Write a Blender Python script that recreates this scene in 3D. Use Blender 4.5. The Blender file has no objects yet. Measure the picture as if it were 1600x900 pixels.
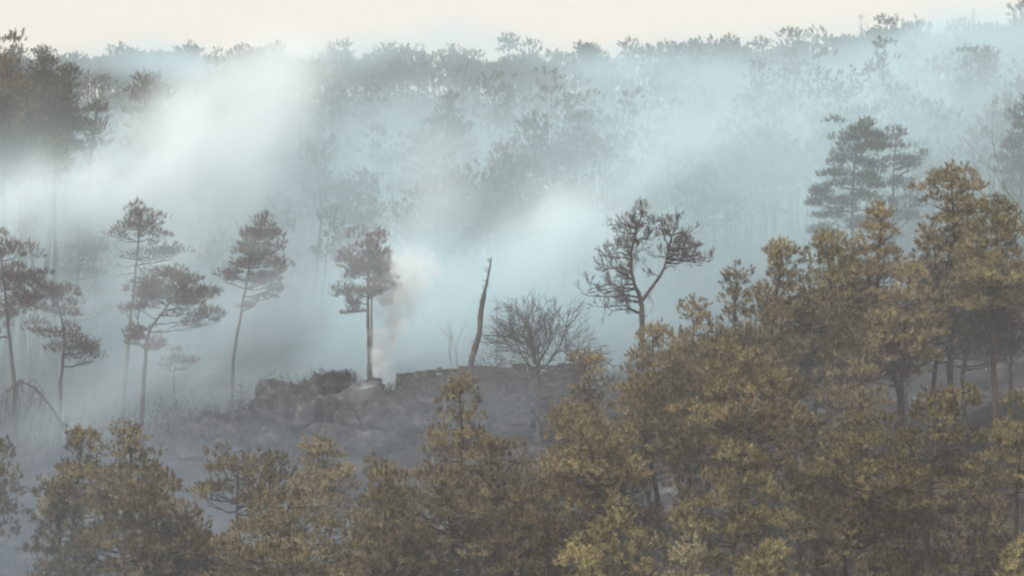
import bpy, math, random
import numpy as np
from mathutils import Vector, noise
R = math.radians
scene = bpy.context.scene
C = scene.collection

# ------------------------------------------------------------------ camera
F = 4537.0                                   # focal length in photograph pixels (1600 wide)
cam_d = bpy.data.cameras.new('camera')
cam = bpy.data.objects.new('camera', cam_d); C.objects.link(cam)
cam_d.sensor_width = 36; cam_d.lens = 36 * F / 1600
cam_d.clip_start = 0.5; cam_d.clip_end = 6000
cam.location = (0, 0, 0); cam.rotation_euler = (R(90), 0, 0)
scene.camera = cam

# ------------------------------------------------------------------ light
SUN_EL, SUN_AZ = R(62), R(-62)               # azimuth from +Y, negative = left
w = bpy.data.worlds.new('World'); scene.world = w; w.use_nodes = True
nt = w.node_tree; nt.nodes.clear()
out = nt.nodes.new('ShaderNodeOutputWorld')
sky = nt.nodes.new('ShaderNodeTexSky'); sky.sky_type = 'NISHITA'; sky.sun_disc = False
sky.sun_elevation = SUN_EL; sky.sun_rotation = SUN_AZ
sky.dust_density = 2; sky.air_density = 1.0; sky.ozone_density = 1.0
bg1 = nt.nodes.new('ShaderNodeBackground'); bg1.inputs['Strength'].default_value = 0.10
bg2 = nt.nodes.new('ShaderNodeBackground')   # the pale cream smoke-veiled overcast, the same all over
bg2.inputs['Color'].default_value = (1.0, 0.785, 0.585, 1); bg2.inputs['Strength'].default_value = 0.60
add = nt.nodes.new('ShaderNodeAddShader')
nt.links.new(sky.outputs[0], bg1.inputs['Color'])
nt.links.new(bg1.outputs[0], add.inputs[0]); nt.links.new(bg2.outputs[0], add.inputs[1])
nt.links.new(add.outputs[0], out.inputs['Surface'])
sd = bpy.data.lights.new('sun', 'SUN'); sd.energy = 5.0; sd.angle = R(10); sd.color = (1.0, 0.93, 0.80)
sun = bpy.data.objects.new('sun', sd); C.objects.link(sun)
dv = Vector((math.sin(SUN_AZ) * math.cos(SUN_EL), math.cos(SUN_AZ) * math.cos(SUN_EL), math.sin(SUN_EL)))
dv = Vector((-0.55 * math.cos(SUN_EL), -0.83 * math.cos(SUN_EL), math.sin(SUN_EL)))   # high, from the left and a little behind the camera
sky.sun_rotation = math.atan2(dv.x, dv.y)
sun.rotation_euler = dv.to_track_quat('Z', 'Y').to_euler()

vs = scene.view_settings
scene.display_settings.display_device = 'sRGB'
vs.view_transform = 'Standard'; vs.look = 'None'; vs.exposure = 0.0; vs.gamma = 1.0
cy = scene.cycles
cy.use_denoising = True
try: cy.denoiser = 'OPENIMAGEDENOISE'
except Exception: pass
cy.use_adaptive_sampling = True; cy.adaptive_threshold = 0.03
cy.max_bounces = 6; cy.diffuse_bounces = 2; cy.glossy_bounces = 1; cy.transmission_bounces = 2
cy.volume_bounces = 3; cy.transparent_max_bounces = 24
cy.volume_step_rate = 2.0; cy.volume_max_steps = 256
cy.filter_width = 2.1                       # the photograph is soft
cy.caustics_reflective = cy.caustics_refractive = False

# ------------------------------------------------------------------ helpers
rs = np.random.RandomState(7)

def P(px, py, Y):
    return np.array([(px - 800) / F * Y, Y, (450 - py) / F * Y])

def tag(o, label=None, cat=None, group=None, kind=None):
    if label: o['label'] = label
    if cat: o['category'] = cat
    if group: o['group'] = group
    if kind: o['kind'] = kind
    return o

def thing(name, label, cat, loc, group=None):
    o = bpy.data.objects.new(name, None); C.objects.link(o); o.location = loc
    o.empty_display_size = 0.3
    return tag(o, label, cat, group)

class MB:
    """collects triangles and quads in numpy"""
    def __init__(self): self.v = []; self.t = []; self.q = []; self.a = []; self.n = 0
    def add(self, v, tris=None, quads=None, tint=0.5):
        v = np.asarray(v, float)
        if tris is not None and len(tris): self.t.append(np.asarray(tris, np.int64) + self.n)
        if quads is not None and len(quads): self.q.append(np.asarray(quads, np.int64) + self.n)
        a = np.full(len(v), tint) if np.isscalar(tint) else np.asarray(tint, float)
        self.v.append(v); self.a.append(a); self.n += len(v)
    def mesh(self, name, m, smooth=False, origin=(0, 0, 0)):
        me = bpy.data.meshes.new(name)
        v = np.concatenate(self.v) - np.asarray(origin)
        t = np.concatenate(self.t) if self.t else np.zeros((0, 3), np.int64)
        q = np.concatenate(self.q) if self.q else np.zeros((0, 4), np.int64)
        me.vertices.add(len(v)); me.vertices.foreach_set('co', v.astype(np.float32).ravel())
        loops = np.concatenate([t.ravel(), q.ravel()]).astype(np.int32)
        me.loops.add(len(loops)); me.loops.foreach_set('vertex_index', loops)
        tot = np.concatenate([np.full(len(t), 3), np.full(len(q), 4)]).astype(np.int32)
        st = np.concatenate([[0], np.cumsum(tot)[:-1]]).astype(np.int32)
        me.polygons.add(len(tot)); me.polygons.foreach_set('loop_start', st)
        try: me.polygons.foreach_set('loop_total', tot)
        except Exception: pass
        me.polygons.foreach_set('use_smooth', np.full(len(tot), smooth))
        at = me.attributes.new('tint', 'FLOAT', 'POINT'); at.data.foreach_set('value', np.concatenate(self.a).astype(np.float32))
        me.update(calc_edges=True); me.validate()
        me.materials.append(m)
        return me
    def obj(self, name, m, parent=None, smooth=False, origin=(0, 0, 0)):
        o = bpy.data.objects.new(name, self.mesh(name, m, smooth, origin)); C.objects.link(o)
        if parent is not None: o.parent = parent
        return o

def norm(a): return a / np.maximum(np.linalg.norm(a, axis=-1, keepdims=True), 1e-9)

def tube(mb, pts, rad, sides=6, tint=0.5, cap=True):
    pts = np.asarray(pts, float); rad = np.asarray(rad, float); n = len(pts)
    tan = norm(np.gradient(pts, axis=0))
    ref = np.array([0.3, 0.9, 0.1]) if abs(tan[0] @ np.array([0, 0, 1.])) > .7 else np.array([0.1, 0.2, 1.])
    u = norm(np.cross(tan, ref)); v = np.cross(tan, u)
    th = np.arange(sides) / sides * 2 * math.pi
    ring = pts[:, None, :] + rad[:, None, None] * (np.cos(th)[None, :, None] * u[:, None, :] + np.sin(th)[None, :, None] * v[:, None, :])
    vv = ring.reshape(-1, 3)
    i = np.arange(n - 1)[:, None] * sides; j = np.arange(sides)[None, :]; k = (j + 1) % sides
    q = np.stack([i + j, i + k, i + sides + k, i + sides + j], -1).reshape(-1, 4)
    tr = None
    if cap:
        vv = np.vstack([vv, pts[-1] + tan[-1] * rad[-1] * 0.6])
        a = (n - 1) * sides + np.arange(sides); b = (n - 1) * sides + (np.arange(sides) + 1) % sides
        tr = np.stack([a, b, np.full(sides, n * sides)], -1)
    mb.add(vv, tr, q, tint)

def curve(pts, n):
    """smooth polyline (Catmull-Rom) through pts, n points"""
    pts = np.asarray(pts, float)
    if len(pts) == 2:
        return pts[0] + (pts[1] - pts[0]) * np.linspace(0, 1, n)[:, None]
    e = np.vstack([2 * pts[0] - pts[1], pts, 2 * pts[-1] - pts[-2]])
    s = np.linspace(0, len(pts) - 1 - 1e-6, n); i = s.astype(int); t = (s - i)[:, None]
    p0, p1, p2, p3 = e[i], e[i + 1], e[i + 2], e[i + 3]
    return 0.5 * (2 * p1 + (p2 - p0) * t + (2 * p0 - 5 * p1 + 4 * p2 - p3) * t * t + (3 * p1 - p0 - 3 * p2 + p3) * t ** 3)

def tufts(mb, c, d, rng, length=0.36, nl=0.17, nw=0.03, k=18, tint=None, ang=(28, 68), face=None):
    """needle shoots: k needles each round an axis"""
    N = len(c)
    if N == 0: return
    t = np.tile(np.linspace(0.0, 1.0, k), (N, 1)) + rng.normal(0, 0.04, (N, k))
    r = norm(rng.normal(size=(N, k, 3)))
    perp = norm(r - (r * d[:, None, :]).sum(-1, keepdims=True) * d[:, None, :])
    a = np.radians(rng.uniform(ang[0], ang[1], (N, k))) * (1.15 - 0.75 * np.clip(t, 0, 1))
    nd = d[:, None, :] * np.cos(a)[..., None] + perp * np.sin(a)[..., None]
    L = length * rng.uniform(0.7, 1.25, (N, 1))
    b = c[:, None, :] + d[:, None, :] * (t * L)[..., None]
    ln = nl * rng.uniform(0.7, 1.25, (N, k))[..., None]
    tip = b + nd * ln
    fr = norm(rng.normal(size=(N, k, 3)))
    if face is not None: fr = norm(face[:, None, :] + fr * .28)
    wv = norm(np.cross(nd, fr)) * nw * 0.5
    v = np.stack([b + nd * ln * .1 - wv, b + nd * ln * .25 + wv, tip], 2).reshape(-1, 3)
    n = N * k; i = np.arange(n) * 3
    q = np.stack([i, i + 1, i + 2], -1)
    if tint is None: tint = rng.uniform(0, 1, N)
    mb.add(v, q, None, np.repeat(tint, k * 3))

# ------------------------------------------------------------------ materials
def mat(name):
    m = bpy.data.materials.new(name); m.use_nodes = True
    nt = m.node_tree; nt.nodes.clear()
    return m, nt, nt.nodes.new, nt.links.new

def ramp(N, stops):
    r = N('ShaderNodeValToRGB'); e = r.color_ramp.elements
    while len(e) > 1: e.remove(e[-1])
    e[0].position, e[0].color = stops[0][0], (*stops[0][1], 1)
    for p, c in stops[1:]:
        x = e.new(p); x.color = (*c, 1)
    return r

def foliage_mat(name, stops, transl=0.25, patch=0.35):
    m, nt, N, L = mat(name)
    o = N('ShaderNodeOutputMaterial'); df = N('ShaderNodeBsdfDiffuse'); tr = N('ShaderNodeBsdfTranslucent'); mx = N('ShaderNodeMixShader')
    at = N('ShaderNodeAttribute'); at.attribute_name = 'tint'
    geo = N('ShaderNodeNewGeometry'); no = N('ShaderNodeTexNoise'); no.inputs['Scale'].default_value = 0.45; no.inputs['Detail'].default_value = 3
    L(geo.outputs['Position'], no.inputs['Vector'])
    m1 = N('ShaderNodeMath'); m1.operation = 'MULTIPLY_ADD'; m1.inputs[1].default_value = patch * 4; m1.inputs[2].default_value = -patch * 2
    L(no.outputs[0], m1.inputs[0])
    m2 = N('ShaderNodeMath'); m2.operation = 'ADD'; m2.use_clamp = True
    L(at.outputs['Fac'], m2.inputs[0]); L(m1.outputs[0], m2.inputs[1])
    rp = ramp(N, stops); L(m2.outputs[0], rp.inputs[0])
    L(rp.outputs[0], df.inputs[0]); L(rp.outputs[0], tr.inputs[0]); mx.inputs[0].default_value = transl
    L(df.outputs[0], mx.inputs[1]); L(tr.outputs[0], mx.inputs[2]); L(mx.outputs[0], o.inputs['Surface'])
    return m

M = {}
M['pine'] = foliage_mat('scorched_pine_needles', [(0, (0.032, 0.027, 0.020)), (.3, (0.081, 0.068, 0.043)), (.6, (0.201, 0.168, 0.094)), (1, (0.391, 0.331, 0.173))], .06, .2)
M['pine_brown'] = foliage_mat('scorched_brown_needles', [(0, (0.030, 0.026, 0.020)), (.3, (0.075, 0.067, 0.046)), (.6, (0.175, 0.154, 0.095)), (1, (0.337, 0.304, 0.178))], .06, .2)
M['pine_olive'] = foliage_mat('olive_needles', [(0, (0.030, 0.029, 0.020)), (.3, (0.075, 0.068, 0.040)), (.6, (0.188, 0.166, 0.084)), (1, (0.391, 0.344, 0.166))], .06, .2)
M['pine_grey'] = foliage_mat('singed_pine_needles', [(0, (.065, .056, .052)), (.5, (.12, .105, .09)), (1, (.20, .165, .125))])
M['pine_far'] = foliage_mat('far_pine_needles', [(0, (.030, .035, .026)), (.5, (.055, .06, .038)), (1, (.10, .10, .055))])
M['pine_rust'] = foliage_mat('rust_brown_needles', [(0, (.06, .048, .04)), (.5, (.12, .095, .075)), (1, (.20, .155, .11))])

def bark_mat(name, a, b, scale=9):
    m, nt, N, L = mat(name)
    o = N('ShaderNodeOutputMaterial'); df = N('ShaderNodeBsdfPrincipled'); df.inputs['Roughness'].default_value = .9
    geo = N('ShaderNodeNewGeometry'); mp = N('ShaderNodeMapping'); mp.inputs['Scale'].default_value = (1, 1, .25)
    no = N('ShaderNodeTexNoise'); no.inputs['Scale'].default_value = scale; no.inputs['Detail'].default_value = 5
    L(geo.outputs['Position'], mp.inputs[0]); L(mp.outputs[0], no.inputs['Vector'])
    rp = ramp(N, [(.3, a), (.7, b)]); L(no.outputs[0], rp.inputs[0]); L(rp.outputs[0], df.inputs['Base Color'])
    bp = N('ShaderNodeBump'); bp.inputs['Strength'].default_value = .6; bp.inputs['Distance'].default_value = .04
    L(no.outputs[0], bp.inputs['Height']); L(bp.outputs[0], df.inputs['Normal'])
    L(df.outputs[0], o.inputs['Surface']); return m
M['bark'] = bark_mat('charred_pine_bark', (.018, .016, .015), (.075, .062, .052))
M['bark_dead'] = bark_mat('burnt_grey_wood', (.025, .023, .024), (.09, .08, .075))
M['bark_pale'] = bark_mat('grey_deciduous_bark', (.05, .045, .045), (.14, .125, .12))

def ground_mat():
    m, nt, N, L = mat('burnt_ground_with_ash')
    o = N('ShaderNodeOutputMaterial'); df = N('ShaderNodeBsdfDiffuse')
    geo = N('ShaderNodeNewGeometry')
    n1 = N('ShaderNodeTexNoise'); n1.inputs['Scale'].default_value = .35; n1.inputs['Detail'].default_value = 8; n1.inputs['Roughness'].default_value = .65
    n2 = N('ShaderNodeTexNoise'); n2.inputs['Scale'].default_value = 3.5; n2.inputs['Detail'].default_value = 6
    L(geo.outputs['Position'], n1.inputs['Vector']); L(geo.outputs['Position'], n2.inputs['Vector'])
    r1 = ramp(N, [(.36, (.018, .018, .018)), (.5, (.038, .037, .038)), (.60, (.065, .066, .07)), (.72, (.17, .18, .20))])
    r2 = ramp(N, [(.3, (.35, .33, .32)), (.7, (1, 1, 1))])
    mu = N('ShaderNodeMix'); mu.data_type = 'RGBA'; mu.blend_type = 'MULTIPLY'; mu.inputs[0].default_value = 1
    L(n1.outputs[0], r1.inputs[0]); L(n2.outputs[0], r2.inputs[0])
    L(r1.outputs[0], mu.inputs[6]); L(r2.outputs[0], mu.inputs[7]); L(mu.outputs[2], df.inputs[0])
    bp = N('ShaderNodeBump'); bp.inputs['Strength'].default_value = .8; bp.inputs['Distance'].default_value = .15
    L(n2.outputs[0], bp.inputs['Height']); L(bp.outputs[0], df.inputs['Normal'])
    L(df.outputs[0], o.inputs['Surface']); return m
M['ground'] = ground_mat()

def rock_mat(name, a, b, c, scale=1.3):
    m, nt, N, L = mat(name)
    o = N('ShaderNodeOutputMaterial'); df = N('ShaderNodeBsdfDiffuse')
    geo = N('ShaderNodeNewGeometry')
    n1 = N('ShaderNodeTexNoise'); n1.inputs['Scale'].default_value = scale; n1.inputs['Detail'].default_value = 9; n1.inputs['Roughness'].default_value = .7
    L(geo.outputs['Position'], n1.inputs['Vector'])
    r1 = ramp(N, [(.3, a), (.5, b), (.72, c)]); L(n1.outputs[0], r1.inputs[0]); L(r1.outputs[0], df.inputs[0])
    bp = N('ShaderNodeBump'); bp.inputs['Strength'].default_value = 1; bp.inputs['Distance'].default_value = .12
    L(n1.outputs[0], bp.inputs['Height']); L(bp.outputs[0], df.inputs['Normal'])
    L(df.outputs[0], o.inputs['Surface']); return m
M['rock'] = rock_mat('sooty_rock', (.008, .009, .010), (.032, .034, .036), (.11, .11, .115))
M['stone'] = rock_mat('sooty_wall_stone', (.035, .036, .038), (.075, .076, .079), (.14, .14, .142), 2.2)
M['stone_dark'] = rock_mat('blackened_capstone', (.03, .03, .03), (.06, .056, .055), (.11, .10, .10), 2.2)
M['brush'] = foliage_mat('dry_undergrowth', [(0, (.018, .017, .016)), (.5, (.045, .040, .033)), (1, (.11, .095, .065))])

# ------------------------------------------------------------------ terrain
# rows: distance; columns: bearing (photograph px); values: photograph row the bare ground has there
COLS = [-600, 0, 300, 600, 850, 1000, 1200, 1400, 1600, 2200]
ROWS = {
    112: [1120, 1120, 1130, 1140, 1150, 1150, 1140, 1130, 1120, 1100],
    140: [1010, 1000, 1000, 1000, 1000, 990, 980, 960, 940, 900],
    155: [930, 930, 925, 915, 890, 870, 850, 800, 770, 720],
    170: [860, 855, 850, 840, 800, 770, 720, 690, 665, 620],
    185: [790, 780, 770, 740, 730, 700, 650, 610, 600, 560],
    197: [720, 715, 695, 665, 655, 620, 580, 550, 540, 500],
    205: [700, 695, 685, 662, 650, 600, 555, 520, 510, 470],
    220: [690, 685, 672, 655, 640, 580, 525, 490, 470, 430],
    240: [650, 640, 630, 620, 600, 540, 490, 450, 430, 390],
    270: [500, 490, 510, 510, 480, 450, 410, 380, 360, 320],
    300: [300, 310, 400, 440, 400, 380, 350, 320, 310, 280],
    340: [200, 205, 250, 270, 255, 245, 225, 215, 205, 180],
    380: [160, 160, 165, 160, 160, 155, 145, 130, 115, 90],
    420: [175, 175, 180, 175, 175, 170, 160, 145, 130, 105],
}
RY = np.array(sorted(ROWS)); RZ = np.array([[(450 - v) / F * y for v in ROWS[y]] for y in RY])
def ground(x, y):
    x = np.asarray(x, float); y = np.asarray(y, float); x, y = np.broadcast_arrays(x, y)
    yy = np.clip(y, RY[0], RY[-1]); px = np.clip(800 + x / yy * F, COLS[0], COLS[-1])
    ci = np.clip(np.searchsorted(COLS, px) - 1, 0, len(COLS) - 2); ca = np.array(COLS)
    u = (px - ca[ci]) / (ca[ci + 1] - ca[ci]); u = u * u * (3 - 2 * u)
    ri = np.clip(np.searchsorted(RY, yy) - 1, 0, len(RY) - 2); v = (yy - RY[ri]) / (RY[ri + 1] - RY[ri])
    z = (RZ[ri, ci] * (1 - u) + RZ[ri, ci + 1] * u) * (1 - v) + (RZ[ri + 1, ci] * (1 - u) + RZ[ri + 1, ci + 1] * u) * v
    # the near valley and the slope the camera stands on
    t = np.clip(y / RY[0], -1, 1); near = -1.7 - (abs(RZ[0].mean()) - 1.7 + 6) * np.clip(t * 1.4, 0, 1) ** 0.8
    k = np.clip((y - 78) / (RY[0] - 78), 0, 1); k = k * k * (3 - 2 * k)
    z = near * (1 - k) + z * k
    b = np.clip((y - 420) / 500, 0, 1); z = z - b * 60
    z = z + 0.35 * np.sin(x * .31 + 1.3) * np.cos(y * .27) + .18 * np.sin(x * .83 + y * .4) + .12 * np.sin(y * .9 - x * .5 + 2)
    return np.where(y < 2, -1.7 + 0.02 * y, z)
def gz(x, y): return float(ground(x, y))

def build_ground():
    ys = np.concatenate([np.linspace(-400, 0, 9), np.linspace(6, 110, 36), np.linspace(111, 240, 110), np.linspace(242, 430, 80), np.linspace(440, 3000, 22)])
    u = np.linspace(-1, 1, 150); 
    vs_ = []
    for y in ys:
        half = max(70, abs(y) * .30) if y < 440 else abs(y) * .9
        half = half + 60
        x = u * half + np.sign(u) * np.maximum(np.abs(u) - .9, 0) * 400
        vs_.append(np.stack([x, np.full_like(x, y), ground(x, y)], -1))
    n = len(u); v = np.concatenate(vs_)
    rng = np.random.RandomState(3)
    a = (v[:, 1] > 112) & (v[:, 1] < 430)
    v[a, 2] += rng.normal(0, .07, a.sum())
    i = np.arange(len(ys) - 1)[:, None] * n; j = np.arange(n - 1)[None, :]
    q = np.stack([i + j, i + j + 1, i + n + j + 1, i + n + j], -1).reshape(-1, 4)
    mb = MB(); mb.add(v, None, q)
    tag(mb.obj('ground', M['ground'], smooth=True), kind='structure')
build_ground()

# ------------------------------------------------------------------ trees
def fill_blob(mb, lb, c, r, n, rng, P_=None, sub=5, dense=True, tintoff=0.0):
    """tufts over a flattened clump c with radii r, plus the twigs carrying them"""
    u = norm(rng.normal(size=(n, 3)))
    u[:, 2] = np.where(u[:, 2] < -.05, -u[:, 2] * rng.uniform(.1, 1, n), u[:, 2])
    u = norm(u)
    rad = rng.uniform(.55, .95, n) ** .6
    cd = rng.rand(n) < .10; rad = np.where(cd, rng.uniform(1.0, 1.25, n), rad)     # candles that stand out of the clump
    p = c + u * rad[:, None] * r
    d = norm(u * np.array([.75, .75, .5]) + np.array([0, 0, .75]) + rng.normal(0, .28, (n, 3)))
    t = np.clip(rng.normal(.5, .09, n) + tintoff, 0, 1)
    tufts(mb, p, d, rng, tint=t, face=norm(u + [0, 0, .35]), **(P_ or {}))
    return p

def stem_at(S, z):
    i = int(np.clip(np.searchsorted(S[:, 2], z), 1, len(S) - 1))
    a, b = S[i - 1], S[i]; t = np.clip((z - a[2]) / max(b[2] - a[2], 1e-6), 0, 1)
    return a + (b - a) * t

def bent(a, b, rng, rise=.12, n=6, jit=.05):
    L = np.linalg.norm(b - a); m = (a + b) / 2 + np.array([0, 0, -rise * L]) + rng.normal(0, jit * L, 3)
    q = a * .7 + b * .3 + np.array([0, 0, -rise * .6 * L]) + rng.normal(0, jit * .6 * L, 3)
    return curve([a, q, m, b], n)

def limb(lb, a, c, r, pts, rng, r0=.06, sub=5, rise=.1, sides=5, tw=.012):
    """one limb from a to the clump at c, with twigs to some of its shoots"""
    L = bent(a, c, rng, rise, 6)
    tube(lb, L, np.linspace(r0, r0 * .35, 6), sides)
    if len(pts):
        for k in rng.choice(len(pts), min(sub, len(pts)), replace=False):
            s = L[rng.randint(3, 6)]
            tube(lb, bent(s, pts[k], rng, .08, 3, .06), np.linspace(r0 * .35, tw, 3), 3, cap=False)

FAR = dict(length=.45, nl=.34, nw=.14, k=13, ang=(30, 85))
MID = dict(length=.26, nl=.15, nw=.045, k=12, ang=(30, 85))
NEAR = dict(length=.17, nl=.21, nw=.038, k=22, ang=(15, 120))

def trunk_obj(S, r0, r1, m, par, sides=10, name='trunk', n=22, rng=rs, origin=(0, 0, 0), parts=None):
    S2 = curve(S, n); k = np.linspace(0, 1, n)
    S2[1:-1] += rng.normal(0, r0 * .10, (n - 2, 3)) * [1, 1, 0]
    rad = r0 + (r1 - r0) * k ** .8; rad[0] *= 1.35; rad *= 1 + rng.normal(0, .05, n)
    mb = MB(); tube(mb, S2, rad, sides)
    mb.obj(name, m, par, smooth=True, origin=origin)
    return S2

def crown_blobs(top, base_z, wid, shape, rng, step=.9, br=1.0):
    """clump centres for a pine crown that ends at top, base_z its underside, wid its widest diameter"""
    H = top[2] - base_z; out = []; z = 0; li = 0
    out.append((np.array([0, 0, -.32 * br]), np.array([.42, .42, .5]) * br, 0, 0.))
    h = .42 * br
    while h < H:
        t = h / H
        if shape == 'cone': rr = wid / 2 * (.12 + .88 * t ** .8) * (1 if t < .85 else .8)
        elif shape == 'dome': rr = wid / 2 * min(1, .2 + .8 * (t * 1.6) ** .6) * (1 if t < .75 else .78)
        elif shape == 'open': rr = wid / 2 * (.5 + .5 * math.sin(min(t * 1.3, 1) * math.pi * .55)) * rng.uniform(.7, 1.1)
        else: rr = wid / 2 * math.sin(math.pi * (.16 + .74 * t)) ** .8
        rr *= rng.uniform(.86, 1.14); ro = max(rr - .5 * br, .15)
        n = max(3, int(2 * math.pi * ro / (1.35 * br))); a0 = rng.uniform(0, 6.28)
        for i in range(n):
            a = a0 + i / n * 6.283 + rng.normal(0, .22); q = ro * rng.uniform(.72, 1.12)
            if shape == 'open' and rng.rand() < .25: continue
            s = rng.uniform(.62, 1.05) * br
            out.append((np.array([math.cos(a) * q, math.sin(a) * q, -h + rng.uniform(-.4, .4)]), np.array([s, s, s * rng.uniform(.6, 1.0)]), li + 1, a))
        if ro > 1.3 * br:
            for i in range(int(ro / br)):
                a = rng.uniform(0, 6.28); q = ro * rng.uniform(.2, .55); s = .8 * br
                out.append((np.array([math.cos(a) * q, math.sin(a) * q, -h + .35]), np.array([s, s, s * .5]), li + 1, a))
        h += step * br * rng.uniform(.8, 1.15); li += 1
    return out

def pine(label, Y, pb, pt, top, wid, bot, shape='dome', m='pine', group=None, seed=0, det='near', r0=None, kinks=(), dens=1.0, tint=0.0, name='pine_tree', cat='pine tree', br=1.0, bare=0):
    """pb base bearing px, pt top bearing px, top/bot rows of the crown, wid px (photograph pixels at distance Y)"""
    rng = np.random.RandomState(seed + int(pt * 7 + top))
    bx = (pb - 800) / F * Y; by = Y; base = np.array([bx, by, gz(bx, by) - .15])
    T = P(pt, top, Y + rng.uniform(-.6, .6)); H = T[2] - base[2]
    pts = [base]
    if kinks:
        for (kx, ky) in kinks: pts.append(P(kx, ky, Y) + [0, rng.uniform(-.3, .3), 0])
    else:
        for t in (.3, .6): pts.append(base + (T - base) * t + rng.normal(0, .028 * H, 3) * [1, 1, 0])
    pts.append(T - [0, 0, .35])
    root = thing(name, label, cat, base, group)
    r0 = r0 or .016 * H + .03
    S = trunk_obj(pts, r0, r0 * .18, M['bark'], root, rng=rng, origin=base, sides=10 if det != 'far' else 6)
    W = wid * (1.15 if det == 'near' else 1) / F * Y; zb = (450 - bot) / F * Y
    bl = crown_blobs(T, zb, W, shape, rng, br=br)
    for b in bl:
        if det == 'near': b[1][:] *= [.86, .86, .9]
    cm = MB(); par = dict({'near': NEAR, 'mid': MID, 'far': FAR}[det]); sc_ = rng.uniform(.82, 1.2); par['nl'] *= sc_; par['length'] *= rng.uniform(.85, 1.3)
    nt_ = {'near': 36, 'mid': 22, 'far': 6}[det]
    if det == 'near': br *= .84
    if det == 'mid': par = dict(length=.4, nl=.26, nw=.10, k=10, ang=(30, 85))
    limbs = {}
    for (c, r, li, a) in bl:
        ax = stem_at(S, T[2] + c[2]); cc = np.array([ax[0] + c[0], ax[1] + c[1], T[2] + c[2]])
        n = max(4, int(nt_ * dens * (r[0] / .85) ** 2 * rng.uniform(.8, 1.2) ))
        p = fill_blob(cm, None, cc, r, n, rng, par, tintoff=tint + rng.normal(0, .05))
        if li == 0 or det == 'far' and rng.rand() < .5: continue
        key = (li, int((a % 6.283) / 2.1))
        lb = limbs.setdefault(key, MB())
        d = math.hypot(c[0], c[1]); s = stem_at(S, max(cc[2] - .25 * d - .1, base[2] + .35 * H))
        limb(lb, s, cc - [0, 0, r[2] * .5], r, p, rng, r0=min(.075, .02 + .016 * d), sub={'near': 3, 'mid': 4, 'far': 1}[det], rise=.06, sides=4)
    cm.obj('crown', M[m], root, origin=base)
    if det == 'far':
        lb = MB()
        for k, b in limbs.items(): lb.v += b.v; lb.a += b.a; lb.t += [t + lb.n for t in b.t]; lb.q += [q + lb.n for q in b.q]; lb.n += b.n
        if lb.n: lb.obj('limb', M['bark'], root, origin=base)
    else:
        for k, b in limbs.items(): b.obj('limb', M['bark'], root, smooth=True, origin=base)
    for i in range(bare):      # dead snapped side branches under the crown
        z = base[2] + (zb - base[2]) * rng.uniform(.55, 1.05); s = stem_at(S, z); a = rng.uniform(0, 6.28); l = rng.uniform(.5, 1.6)
        b = MB(); tube(b, bent(s, s + np.array([math.cos(a) * l, math.sin(a) * l, rng.uniform(-.1, .5) * l]), rng, .05, 5), np.linspace(.035, .012, 5), 5)
        b.obj('dead_branch', M['bark_dead'], root, smooth=True, origin=base)
    return root

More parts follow.
